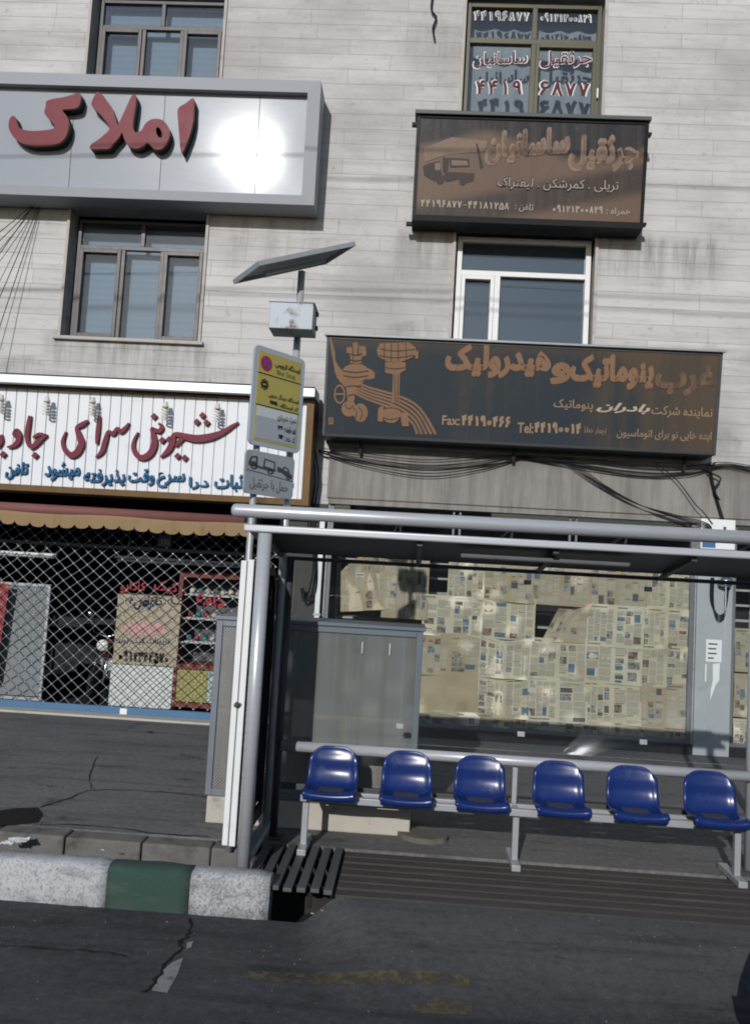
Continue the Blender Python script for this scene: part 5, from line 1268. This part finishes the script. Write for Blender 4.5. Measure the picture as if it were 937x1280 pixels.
# ================================================================== BUS STOP SIGN WITH SOLAR PANEL
bp = thing('bus_stop_sign', (-1.08, 7.05, 0), 'bus stop sign on twin poles with solar panel and battery box', 'bus stop sign')
PX = at(358, 655, 7.03).x
tb('pole', [(PX - .01, 7.03, 0), (PX - .01, 7.03, 4.78)], .031, M_alu, bp)
exs = Vector((.61, .79, 0)); pls = Pl((-1.165, 6.79, 0), exs, (0, 0, 1))
cor = [pls.uv(*p) for p in ((321, 430), (384, 451), (372, 568), (309, 553))]
su0, su1 = (cor[0].x + cor[3].x) / 2, (cor[1].x + cor[2].x) / 2; sv1, sv0 = (cor[0].y + cor[1].y) / 2, (cor[2].y + cor[3].y) / 2
cor2 = [pls.uv(*p) for p in ((308, 561), (370, 573), (364, 625), (305, 615))]
tu0, tu1 = (cor2[0].x + cor2[3].x) / 2, (cor2[1].x + cor2[2].x) / 2; tv1, tv0 = (cor2[0].y + cor2[1].y) / 2, (cor2[2].y + cor2[3].y) / 2
pp_ = pls.p(su0 + .13, 0, -.05)
tb('pole', [(pp_.x, pp_.y, 0), (pp_.x, pp_.y, sv1 - .1)], .028, M_alu_dull, bp)
def rrect(u0, u1, v0, v1, r, n=6):
    return [(cx + r * math.cos(a0 + k * math.pi / 2 / n), cy + r * math.sin(a0 + k * math.pi / 2 / n)) for cx, cy, a0 in ((u1 - r, v1 - r, 0), (u0 + r, v1 - r, math.pi / 2), (u0 + r, v0 + r, math.pi), (u1 - r, v0 + r, 1.5 * math.pi)) for k in range(n + 1)]
M_sgrey = mat('sign_edge_grey', (.46, .5, .54), .45, .3, .1, 6)
mb = MB(); mb.poly(pls, rrect(su0, su1, sv0, sv1, .05), -.02, 0.0); spn = mb.build('sign_plate', M_sgrey, bp)
M_yel = mat('faded_yellow_film', (.43, .36, .10), .5, 0, .08, 4, dirt=(.36, .29, .09), dirt_lo=.55, dirt_hi=.8); M_wht = mat('sign_white_film', (.55, .57, .58), .5, 0, .06, 4); M_gryf = mat('sign_grey_film', (.36, .38, .42), .5, 0, .06, 4); M_ink = mat('sign_black_ink', (.02, .02, .02), .5)
Wd, Hd = su1 - su0, sv1 - sv0
fu0, fu1 = su0 + .045, su1 - .045; fv0, fv1 = sv0 + .04, sv1 - .04; ym = fv0 + (fv1 - fv0) * .40
mb = MB(); mb.poly(pls, [(fu0, fv0), (fu1, fv0), (fu1, fv1), (fu0, fv1)], -.002, .003); mb.build('yellow_field', M_yel, spn)
mb = MB(); mb.poly(pls, [(fu0 + .015, fv0 + .2), (fu1 - .015, fv0 + .2), (fu1 - .015, ym - .01), (fu0 + .015, ym - .01)], .0, .005); mb.build('white_field', M_wht, spn)
mb = MB(); mb.poly(pls, [(fu0 + .015, fv0 + .02), (fu1 - .015, fv0 + .02), (fu1 - .015, fv0 + .199), (fu0 + .015, fv0 + .199)], .0, .005); mb.build('grey_field', M_gryf, spn)
lv = fv1 - .18
mb = MB(); mb.poly(pls, [(fu0, lv - .004), (fu1, lv - .004), (fu1, lv + .004), (fu0, lv + .004)], 0, .0055); mb.poly(pls, [(fu0, ym - .006), (fu1, ym - .006), (fu1, ym + .002), (fu0, ym + .002)], 0, .0058); mb.build_each('rule', M_ink, spn)
def uvt(mb, txt, u0, u1, v0, v1, off=.01, rtl=True, w=.0075):
    class F:  # a plane whose "pixels" are its own metres
        def uv(s, a, b): return Vector((a, -b))
        def p(s, u, v, ww=0): return pls.p(u, v, ww)
    text_mb(mb, txt, F(), (u0, -v0), (u1, -v0), v1 - v0, w - .002, w, off, 0, rtl)
def stl(*a):
    mb = MB(); uvt(mb, *a); mb.build('lettering', M_ink, spn)
fw = fu1 - fu0
U = lambda f: fu0 + fw * f
stl('ایستگاه اتوبوس', U(.37), U(.96), lv + .075, lv + .135, .02)
stl('ایستگاه :جیتگر جنوبی', U(.26), U(.97), ym + .075, ym + .122, .02); stl('کد ایستگاه :', U(.5), U(.97), ym + .012, ym + .058, .02); stl('۷۸۷۵', U(.3), U(.47), ym + .024, ym + .06, .03, False)
stl('شهرک شهرداری', U(.5), U(.95), ym - .1, ym - .04, .015); stl('کد خط :', U(.68), U(.95), ym - .18, ym - .13, .012); stl('۲۲۹', U(.52), U(.64), ym - .17, ym - .13, .02, False)
stl('وردآورد', U(.67), U(.95), fv0 + .12, fv0 + .165, .012); stl('کد خط :', U(.68), U(.95), fv0 + .04, fv0 + .09, .012); stl('۲۵۳', U(.55), U(.66), fv0 + .05, fv0 + .09, .02, False)

mb = MB(); uvt(mb, 'Bus Stop', U(.42), U(.86), lv + .015, lv + .065, .0, False); mb.build('lettering', mat('grey_ink', (.14, .12, .06), .5), spn)
cu_, cv_ = U(.17), lv + .088
C_ = lambda r, n=24: [(cu_ + r * math.cos(t * 2 * math.pi / n), cv_ + r * math.sin(t * 2 * math.pi / n)) for t in range(n)]
mb = MB(); mb.poly(pls, C_(.062), 0, .006); mb.mi = 1; mb.poly(pls, C_(.048), 0, .0066); mb.mi = 0
for sg in (1, -1):
    d = .05 * .707; h_ = .0055; mb.poly(pls, [(cu_ - d + h_ * sg, cv_ - d * sg - h_), (cu_ + d + h_ * sg, cv_ + d * sg - h_), (cu_ + d - h_ * sg, cv_ + d * sg + h_), (cu_ - d - h_ * sg, cv_ - d * sg + h_)], 0, .0074 + sg * .0003)
mb.build('no_stopping_roundel', [mat('sign_red', (.42, .03, .04), .5), mat('sign_blue', (.04, .07, .3), .5)], spn)
eu, ev = U(.16), lv - .085
mb = MB()
star = []
for k in range(16):
    a = k * math.pi / 8; r = .05 if k % 2 == 0 else .038; star.append((eu + r * .95 * math.cos(a), ev + r * math.sin(a)))
star_i = [(eu + (p[0] - eu) * .86, ev + (p[1] - ev) * .86) for p in star]
mb.poly(pls, star, 0, .006, [star_i]); mb.poly(pls, [(eu + .03 * math.cos(t * .2618), ev + .03 * math.sin(t * .2618)) for t in range(24)], 0, .006, [[(eu - .02, ev - .006), (eu - .02, ev + .008), (eu + .02, ev + .008), (eu + .02, ev - .006)]])
mb.build('city_emblem', M_ink, spn)
# tow-away plate
M_tow = mat('weathered_grey_plate', (.36, .38, .40), .5, .2, .1, 5, dirt=(.26, .25, .24), dirt_lo=.5, dirt_hi=.8)
mb = MB(); mb.poly(pls, rrect(tu0, tu1, tv0, tv1, .04), -.02, 0); tw = mb.build('tow_plate', M_tow, bp)
tW, tH = tu1 - tu0, tv1 - tv0
q = lambda f, g: (tu0 + tW * f, tv0 + tH * (1 - g))
mb = MB()
def tp_(L, h=()): mb.poly(pls, [q(*a) for a in L], 0, .003, [[q(*a) for a in k] for k in h])
tp_([(.05, .27), (.1, .14), (.22, .12), (.23, .33), (.34, .35), (.36, .14), (.58, .18), (.6, .40), (.52, .42), (.06, .36)], [[(.12, .17), (.19, .16), (.195, .25), (.09, .26)], [(.38, .17), (.56, .205), (.575, .35), (.37, .32)]])
for cx, cy in ((.16, .37), (.5, .42), (.68, .36), (.88, .5)):
    r1, r2 = (.065, .035) if cx < .6 else (.045, .022)
    tp_([(cx + r1 * math.cos(t * .524), cy + r1 * 1.05 * math.sin(t * .524)) for t in range(12)], [[(cx + r2 * math.cos(t * .524), cy + r2 * math.sin(t * .524)) for t in range(12)]])
tp_([(.64, .27), (.74, .31), (.78, .24), (.87, .28), (.9, .38), (.96, .43), (.95, .52), (.8, .46), (.64, .34)], [[(.79, .27), (.85, .3), (.86, .35), (.77, .33)]])
tp_([(.03, .455), (.97, .56), (.97, .575), (.03, .47)]); mb.build('tow_pictogram', M_darkgrey, tw)
mb = MB(); a_, b_ = q(.1, .92), q(.88, .92); uvt(mb, 'حمل با جرثقیل', a_[0], b_[0], tv0 + tH * .1, tv0 + tH * .38, 0.0, True, .004); mb.build('lettering', mat('faded_grey_ink', (.13, .13, .135), .6), tw)
mb = MB()
for v_ in (sv1 - .2, sv0 + .15, tv0 + .12): mb.pbox(pls, su0 + .08, su1 - .02, v_ - .02, v_ + .02, -.09, -.021)
mb.build_each('bracket', M_darkgrey, bp)
# battery box
fyb = 6.74; a, b = at(337.5, 377, fyb), at(390, 412, fyb)
M_bb = mat('chalky_blue_grey_box', (.40, .43, .46), .6, .1, .1, 4, dirt=(.16, .11, .08), dirt_lo=.56, dirt_hi=.7, dscale=4)
mb = MB(); mb.box(a.x, b.x, fyb, fyb + .26, b.z, a.z, .006); bb = mb.build('battery_box', M_bb, bp)
mb = MB(); mb.box(b.x - .1, b.x + .002, fyb - .002, fyb + .2, a.z - .17, a.z - .06); 
mb.bm.free(); mb = MB()
for v_ in (.07, .19): mb.box(b.x + .001, b.x + .02, fyb + .18, fyb + .22, b.z + v_ - .015, b.z + v_ + .015)
mb.build_each('hinge', M_darkgrey, bb)
mb = MB(); mb.box(a.x - .008, b.x + .008, fyb - .008, fyb + .27, a.z, a.z + .012, .003); mb.build('lid', M_bb, bb)
# solar panel
w_, d_ = .56, .95; Rm = Matrix.Rotation(-.99, 4, 'Z') @ Matrix.Rotation(.42, 4, 'X'); cS = Vector((PX - .07, 7.0, 4.83))
def sp(x, y, z): return cS + (Rm @ Vector((x, y, z)))
mb = MB(); mb.hexa([sp(x, y, z) for z in (.028, .030) for x, y in ((-w_ / 2 + .02, -d_ / 2 + .02), (w_ / 2 - .02, -d_ / 2 + .02), (w_ / 2 - .02, d_ / 2 - .02), (-w_ / 2 + .02, d_ / 2 - .02))]); slr = None
pnl = MB()
for x0_, x1_, y0_, y1_ in ((-w_ / 2, -w_ / 2 + .025, -d_ / 2, d_ / 2), (w_ / 2 - .025, w_ / 2, -d_ / 2, d_ / 2), (-w_ / 2 + .025, w_ / 2 - .025, -d_ / 2, -d_ / 2 + .025), (-w_ / 2 + .025, w_ / 2 - .025, d_ / 2 - .025, d_ / 2)):
    pnl.hexa([sp(x, y, z) for z in (-.005, .032) for x, y in ((x0_, y0_), (x1_, y0_), (x1_, y1_), (x0_, y1_))])
slr = pnl.build('solar_panel', M_alu_dull, bp)
mb.build('solar_cells', mat('solar_cell_blue', (.012, .016, .045), .2), slr)
mb = MB(); mb.hexa([sp(x, y, z) for z in (.02, .026) for x, y in ((-w_ / 2 + .022, -d_ / 2 + .022), (w_ / 2 - .022, -d_ / 2 + .022), (w_ / 2 - .022, d_ / 2 - .022), (-w_ / 2 + .022, d_ / 2 - .022))]); mb.build('back_sheet', mat('grey_back_sheet', (.4, .41, .42), .6), slr)
mb = MB(); mb.bar(sp(0, -.3, -.02), sp(0, .3, -.02), .05, .03); mb.build('mount', M_alu_dull, bp)

# ================================================================== CABINET, DECK, GRATE
cb = thing('perforated_cabinet', (-.78, 7.7, 0), 'large grey cabinet of perforated metal sheet behind the shelter glass', 'cabinet')
cx0, cx1, cy0, cy1, cz0, cz1 = -1.69, .13, 7.4, 8.0, .225, 1.74
M_cabf = mat('grey_cabinet_frame', (.17, .185, .215), .5, .3, .12, 6, dirt=(.15, .12, .09), dirt_lo=.58, dirt_hi=.8)
mb = MB(); fr(mb, cx0, cx1, cz0, cz1, .055, cy0, cy0 + .05); fr(mb, cx0, cx1, cz0, cz1, .055, cy1 - .05, cy1)
for x in (cx0, cx1 - .055):
    for z in (cz0, cz1 - .055): mb.box(x, x + .055, cy0 + .05, cy1 - .05, z, z + .055)
mb.build('frame', M_cabf, cb)
mb = MB(); mb.box(cx0 - .02, cx1 + .02, cy0 - .02, cy1 + .02, cz1 + .001, cz1 + .035, .006); mb.build('top_sheet', M_cabf, cb)
M_perf = perforated('perforated_sheet', (.25, .255, .25))
mb = MB(); mb.face([(cx0 + .05, cy0 + .02, cz0 + .05), (cx1 - .05, cy0 + .02, cz0 + .05), (cx1 - .05, cy0 + .02, cz1 - .05), (cx0 + .05, cy0 + .02, cz1 - .05)])
mb.build('front_sheet', M_perf, cb)
mb = MB()
for x in (cx0 + .02, cx1 - .02): mb.face([(x, cy0 + .05, cz0 + .05), (x, cy1 - .05, cz0 + .05), (x, cy1 - .05, cz1 - .05), (x, cy0 + .05, cz1 - .05)])
mb.build_each('side_sheet', M_perf, cb)
mb = MB(); mb.box(cx0 + .05, cx1 - .05, cy1 - .03, cy1 - .02, cz0 + .05, cz1 - .05); mb.build('back_sheet', mat('cabinet_back', (.22, .215, .2), .7, .1, .2, 3, (4, 1, .4)), cb)
mb = MB(); mb.box(cx0 + .055, cx1 - .055, cy0 + .03, cy0 + .06, .93, .965); mb.box(-.53, -.49, cy0 + .03, cy0 + .055, cz0 + .055, .929); mb.build_each('inner_brace', mat('rusty_brace', (.27, .2, .11), .7, .1, .25, 9), cb)
mb = MB()
for x in (-.4, -.16): mb.box(x, x + .012, cy0 - .01, cy0 + .018, cz1 - .22, cz1 - .12, .003)
mb.build_each('white_tab', M_white, cb)  # two small upright white tabs near the cabinet top
mb = MB(); mb.box(-1.66, .1, 7.36, 7.95, .0, .223, .012); tag(mb.build('concrete_plinth', M_conc_light), 'rough pale concrete plinth under the perforated cabinet', 'plinth')
mb = MB(); rk = random.Random(9)
lump = [(.0, 7.36), (.12, 7.22), (.3, 7.2), (.42, 7.28), (.36, 7.42), (.14, 7.5), (-.02, 7.5)]
mb.poly(Pl((0, 0, 0), (1, 0, 0), (0, 1, 0)), [(p.x + rk.uniform(-.01, .01), p.y + rk.uniform(-.01, .01)) for p in smooth_loop([(a, b, 0) for a, b in lump], 4)], .0, .045)
tag(mb.build('mortar_lump', mat('mortar', (.13, .12, .105), .9, 0, .3, 12, bump=.8, bscale=30)), 'broken grey mortar spill beside the concrete plinth', 'mortar')
dk = thing('slatted_deck', (1.9, 6.4, 0), 'dark slatted floor sunk flush in the ground before the bench', 'deck')
M_deck = mat('dark_dusty_slat', (.05, .043, .04), .75, .1, .3, 5, (.4, 4, 1), dirt=(.1, .09, .08), dirt_lo=.5, dirt_hi=.8, dscale=5, bump=.3)
ds = .136; y = 5.955; k = 0
while y + ds < 6.94:
    mb = MB(); mb.box(-.405, 5.0, y, y + ds - .03, -.025, .0 + .003 * (k % 2), .003); mb.build('slat', M_deck, dk); y += ds; k += 1
mb = MB()
for x in (-.41, .6, 1.6, 2.6, 3.6): mb.box(x, x + .04, 5.95, 6.94, -.058, -.0255)
mb.build_each('joist', M_black, dk)
gr = thing('drain_grate', (-.75, 6.4, 0), 'slatted metal grate over the gutter opening at the kerb end', 'grate')
M_gr = mat('grey_grate_metal', (.10, .10, .102), .6, .35, .2, 6, (4, .4, 1), dirt=(.06, .055, .05), dirt_lo=.5, dirt_hi=.8)
gxs = [-1.06, -.962, -.868, -.775, -.68, -.585, -.492]
for k, x in enumerate(gxs):
    mb = MB(); y0_ = 6.13 if x < -.87 else 5.99 + .01 * (k % 3)
    mb.box(x, x + .062, y0_, 6.92, -.02, .012 - .004 * (k % 2), .004); mb.build('slat', M_gr, gr)
mb = MB(); mb.box(-1.08, -.43, 6.12, 6.15, -.06, -.021); mb.box(-1.08, -.43, 6.7, 6.74, -.06, -.021); mb.box(-.6, -.57, 5.99, 6.02, -.12, -.021); mb.build_each('bearer', M_black, gr)
# litter in and by the gutter
def scrap(px, py, z, s, label, m, seed):
    c = onz(px, py, z); rk = random.Random(seed); mb = MB()
    mb.grid(lambda a, b: Vector((c.x + (a - .5) * s + rk.uniform(-.01, .01), c.y + (b - .5) * s * .7 + rk.uniform(-.01, .01), z + .006 + rk.uniform(0, .4) * s * .4)), 4, 4)
    return tag(mb.build('litter_scrap', m), label, 'litter')
scrap(22, 1053, -.02, .16, 'crumpled white plastic scrap lying at the gutter edge, left', M_white, 1)
scrap(8, 1056, -.02, .1, 'small pale litter scrap at the far left gutter edge', M_white, 2)
scrap(129, 1064, .0, .03, 'tiny white paper bit on the gutter edging', M_white, 3)
scrap(388, 1143, -.13, .05, 'small pale leaf scrap below the grate opening', M_conc_light, 4)
scrap(404, 1139, -.1, .04, 'tiny pale scrap right of the grate opening', M_conc_light, 5)
scrap(187, 916, .002, .08, 'small dark lump lying on the pavement before the gate', M_black, 6)
# shade inside the dug-out pit at left, painted as a flat dark sheet
sheet([(-20, 1016), (20, 1010), (48, 1009), (54, 1018), (48, 1028), (20, 1031), (-20, 1033)], .004, 'pit_shade_sheet', mat('painted_pit_shade', (.012, .011, .01), .6))

rk = random.Random(31); mb = MB()
for k in range(300):
    x_, y_ = rk.uniform(-4, 4.5), rk.choice((rk.uniform(3.2, 5.9), rk.uniform(5.3, 5.92), rk.uniform(7.0, 11.6))); r_ = rk.uniform(.003, .009)
    z_0 = 0 if y_ > 6 else ramp_z(x_, y_)
    a = rk.uniform(0, 6); v = [(x_ + r_ * math.cos(a + q * 1.57) * rk.uniform(.6, 1.2), y_ + r_ * math.sin(a + q * 1.57) * rk.uniform(.6, 1.2)) for q in range(4)]
    mb.hexa([(p[0], p[1], z_0) for p in v] + [(x_ + (p[0] - x_) * .6, y_ + (p[1] - y_) * .6, z_0 + r_ * .9) for p in v])
gt_ = mb.build('road_grit', mat('grit', (.13, .125, .12), .9, 0, .5, 40)); gt_['kind'] = 'stuff'; gt_['label'] = 'loose grit scattered over the road and pavement'
# ================================================================== BLACK CAR NOSING IN AT LOWER RIGHT
tip = onz(921, 1241, .2) + Vector((.03, -.30, 0))
car = thing('black_car', (tip.x + 2.2, tip.y, -.2), 'black car at the lower right corner, only its rounded bumper showing', 'car')
M_car = mat('black_car_paint', (.006, .007, .010), .25, 0, .1, 3, coat=.5)
hwid = .80
def car_sec(t):
    """half width, sill height, belt height, roof height along the car, t metres from the nose"""
    if t < .04: return .04, .17, .24, .25
    if t < .1: return .12, .13, .26, .27
    if t < .2: return .27, .1, .29, .30
    if t < .35: return .46, .05, .36, .38
    if t < .6: return .68, .0, .48, .50
    if t < .95: return .76, .0, .55, .60
    if t < 1.5: return hwid, .0, .62, .72
    if t < 2.1: return hwid, .0, .66, 1.15
    if t < 3.3: return hwid, .0, .68, 1.22
    if t < 3.9: return hwid, .0, .68, .95
    return .72, .05, .6, .66
mb = MB(); ts = [0, .05, .12, .25, .45, .7, .92, 1.3, 1.6, 2.0, 2.5, 3.0, 3.4, 3.8, 4.1, 4.2]; rings = []
for t in ts:
    hw, s0, bz, rz = car_sec(t); g = -.02; cab = rz > .8
    pts = [(-hw * .92, s0), (-hw, s0 + .12), (-hw, bz * .75), (-hw * .97, bz), ((-hw * .72) if cab else -hw * .7, rz - .03), (-hw * .35, rz), (hw * .35, rz), ((hw * .72) if cab else hw * .7, rz - .03), (hw * .97, bz), (hw, bz * .75), (hw, s0 + .12), (hw * .92, s0)]
    rings.append([mb.bm.verts.new((tip.x + t, tip.y + a, b + g)) for a, b in pts])
for a, b in zip(rings, rings[1:]):
    n = len(a)
    for k in range(n):
        f = mb.bm.faces.new((a[k], a[(k + 1) % n], b[(k + 1) % n], b[k])); f.smooth = True
mb.bm.faces.new(rings[0]); mb.bm.faces.new(rings[-1])
mb.build('body', M_car, car)
for t in (.8, 3.3):
    for s_ in (-1, 1):
        mb = MB(); mb.lathe((tip.x + t, tip.y + s_ * (hwid - .1), .09), [(.19, -.09), (.28, -.08), (.295, 0), (.28, .1), (.19, .11)], (0, s_, 0), 24); wl = mb.build('wheel', M_black, car)
        mb = MB(); mb.lathe((tip.x + t, tip.y + s_ * (hwid - .1), .09), [(.03, .115), (.18, .1), (.185, .06)], (0, s_, 0), 20); mb.build('rim', M_alu_dull, wl)
bpy.context.view_layer.update()
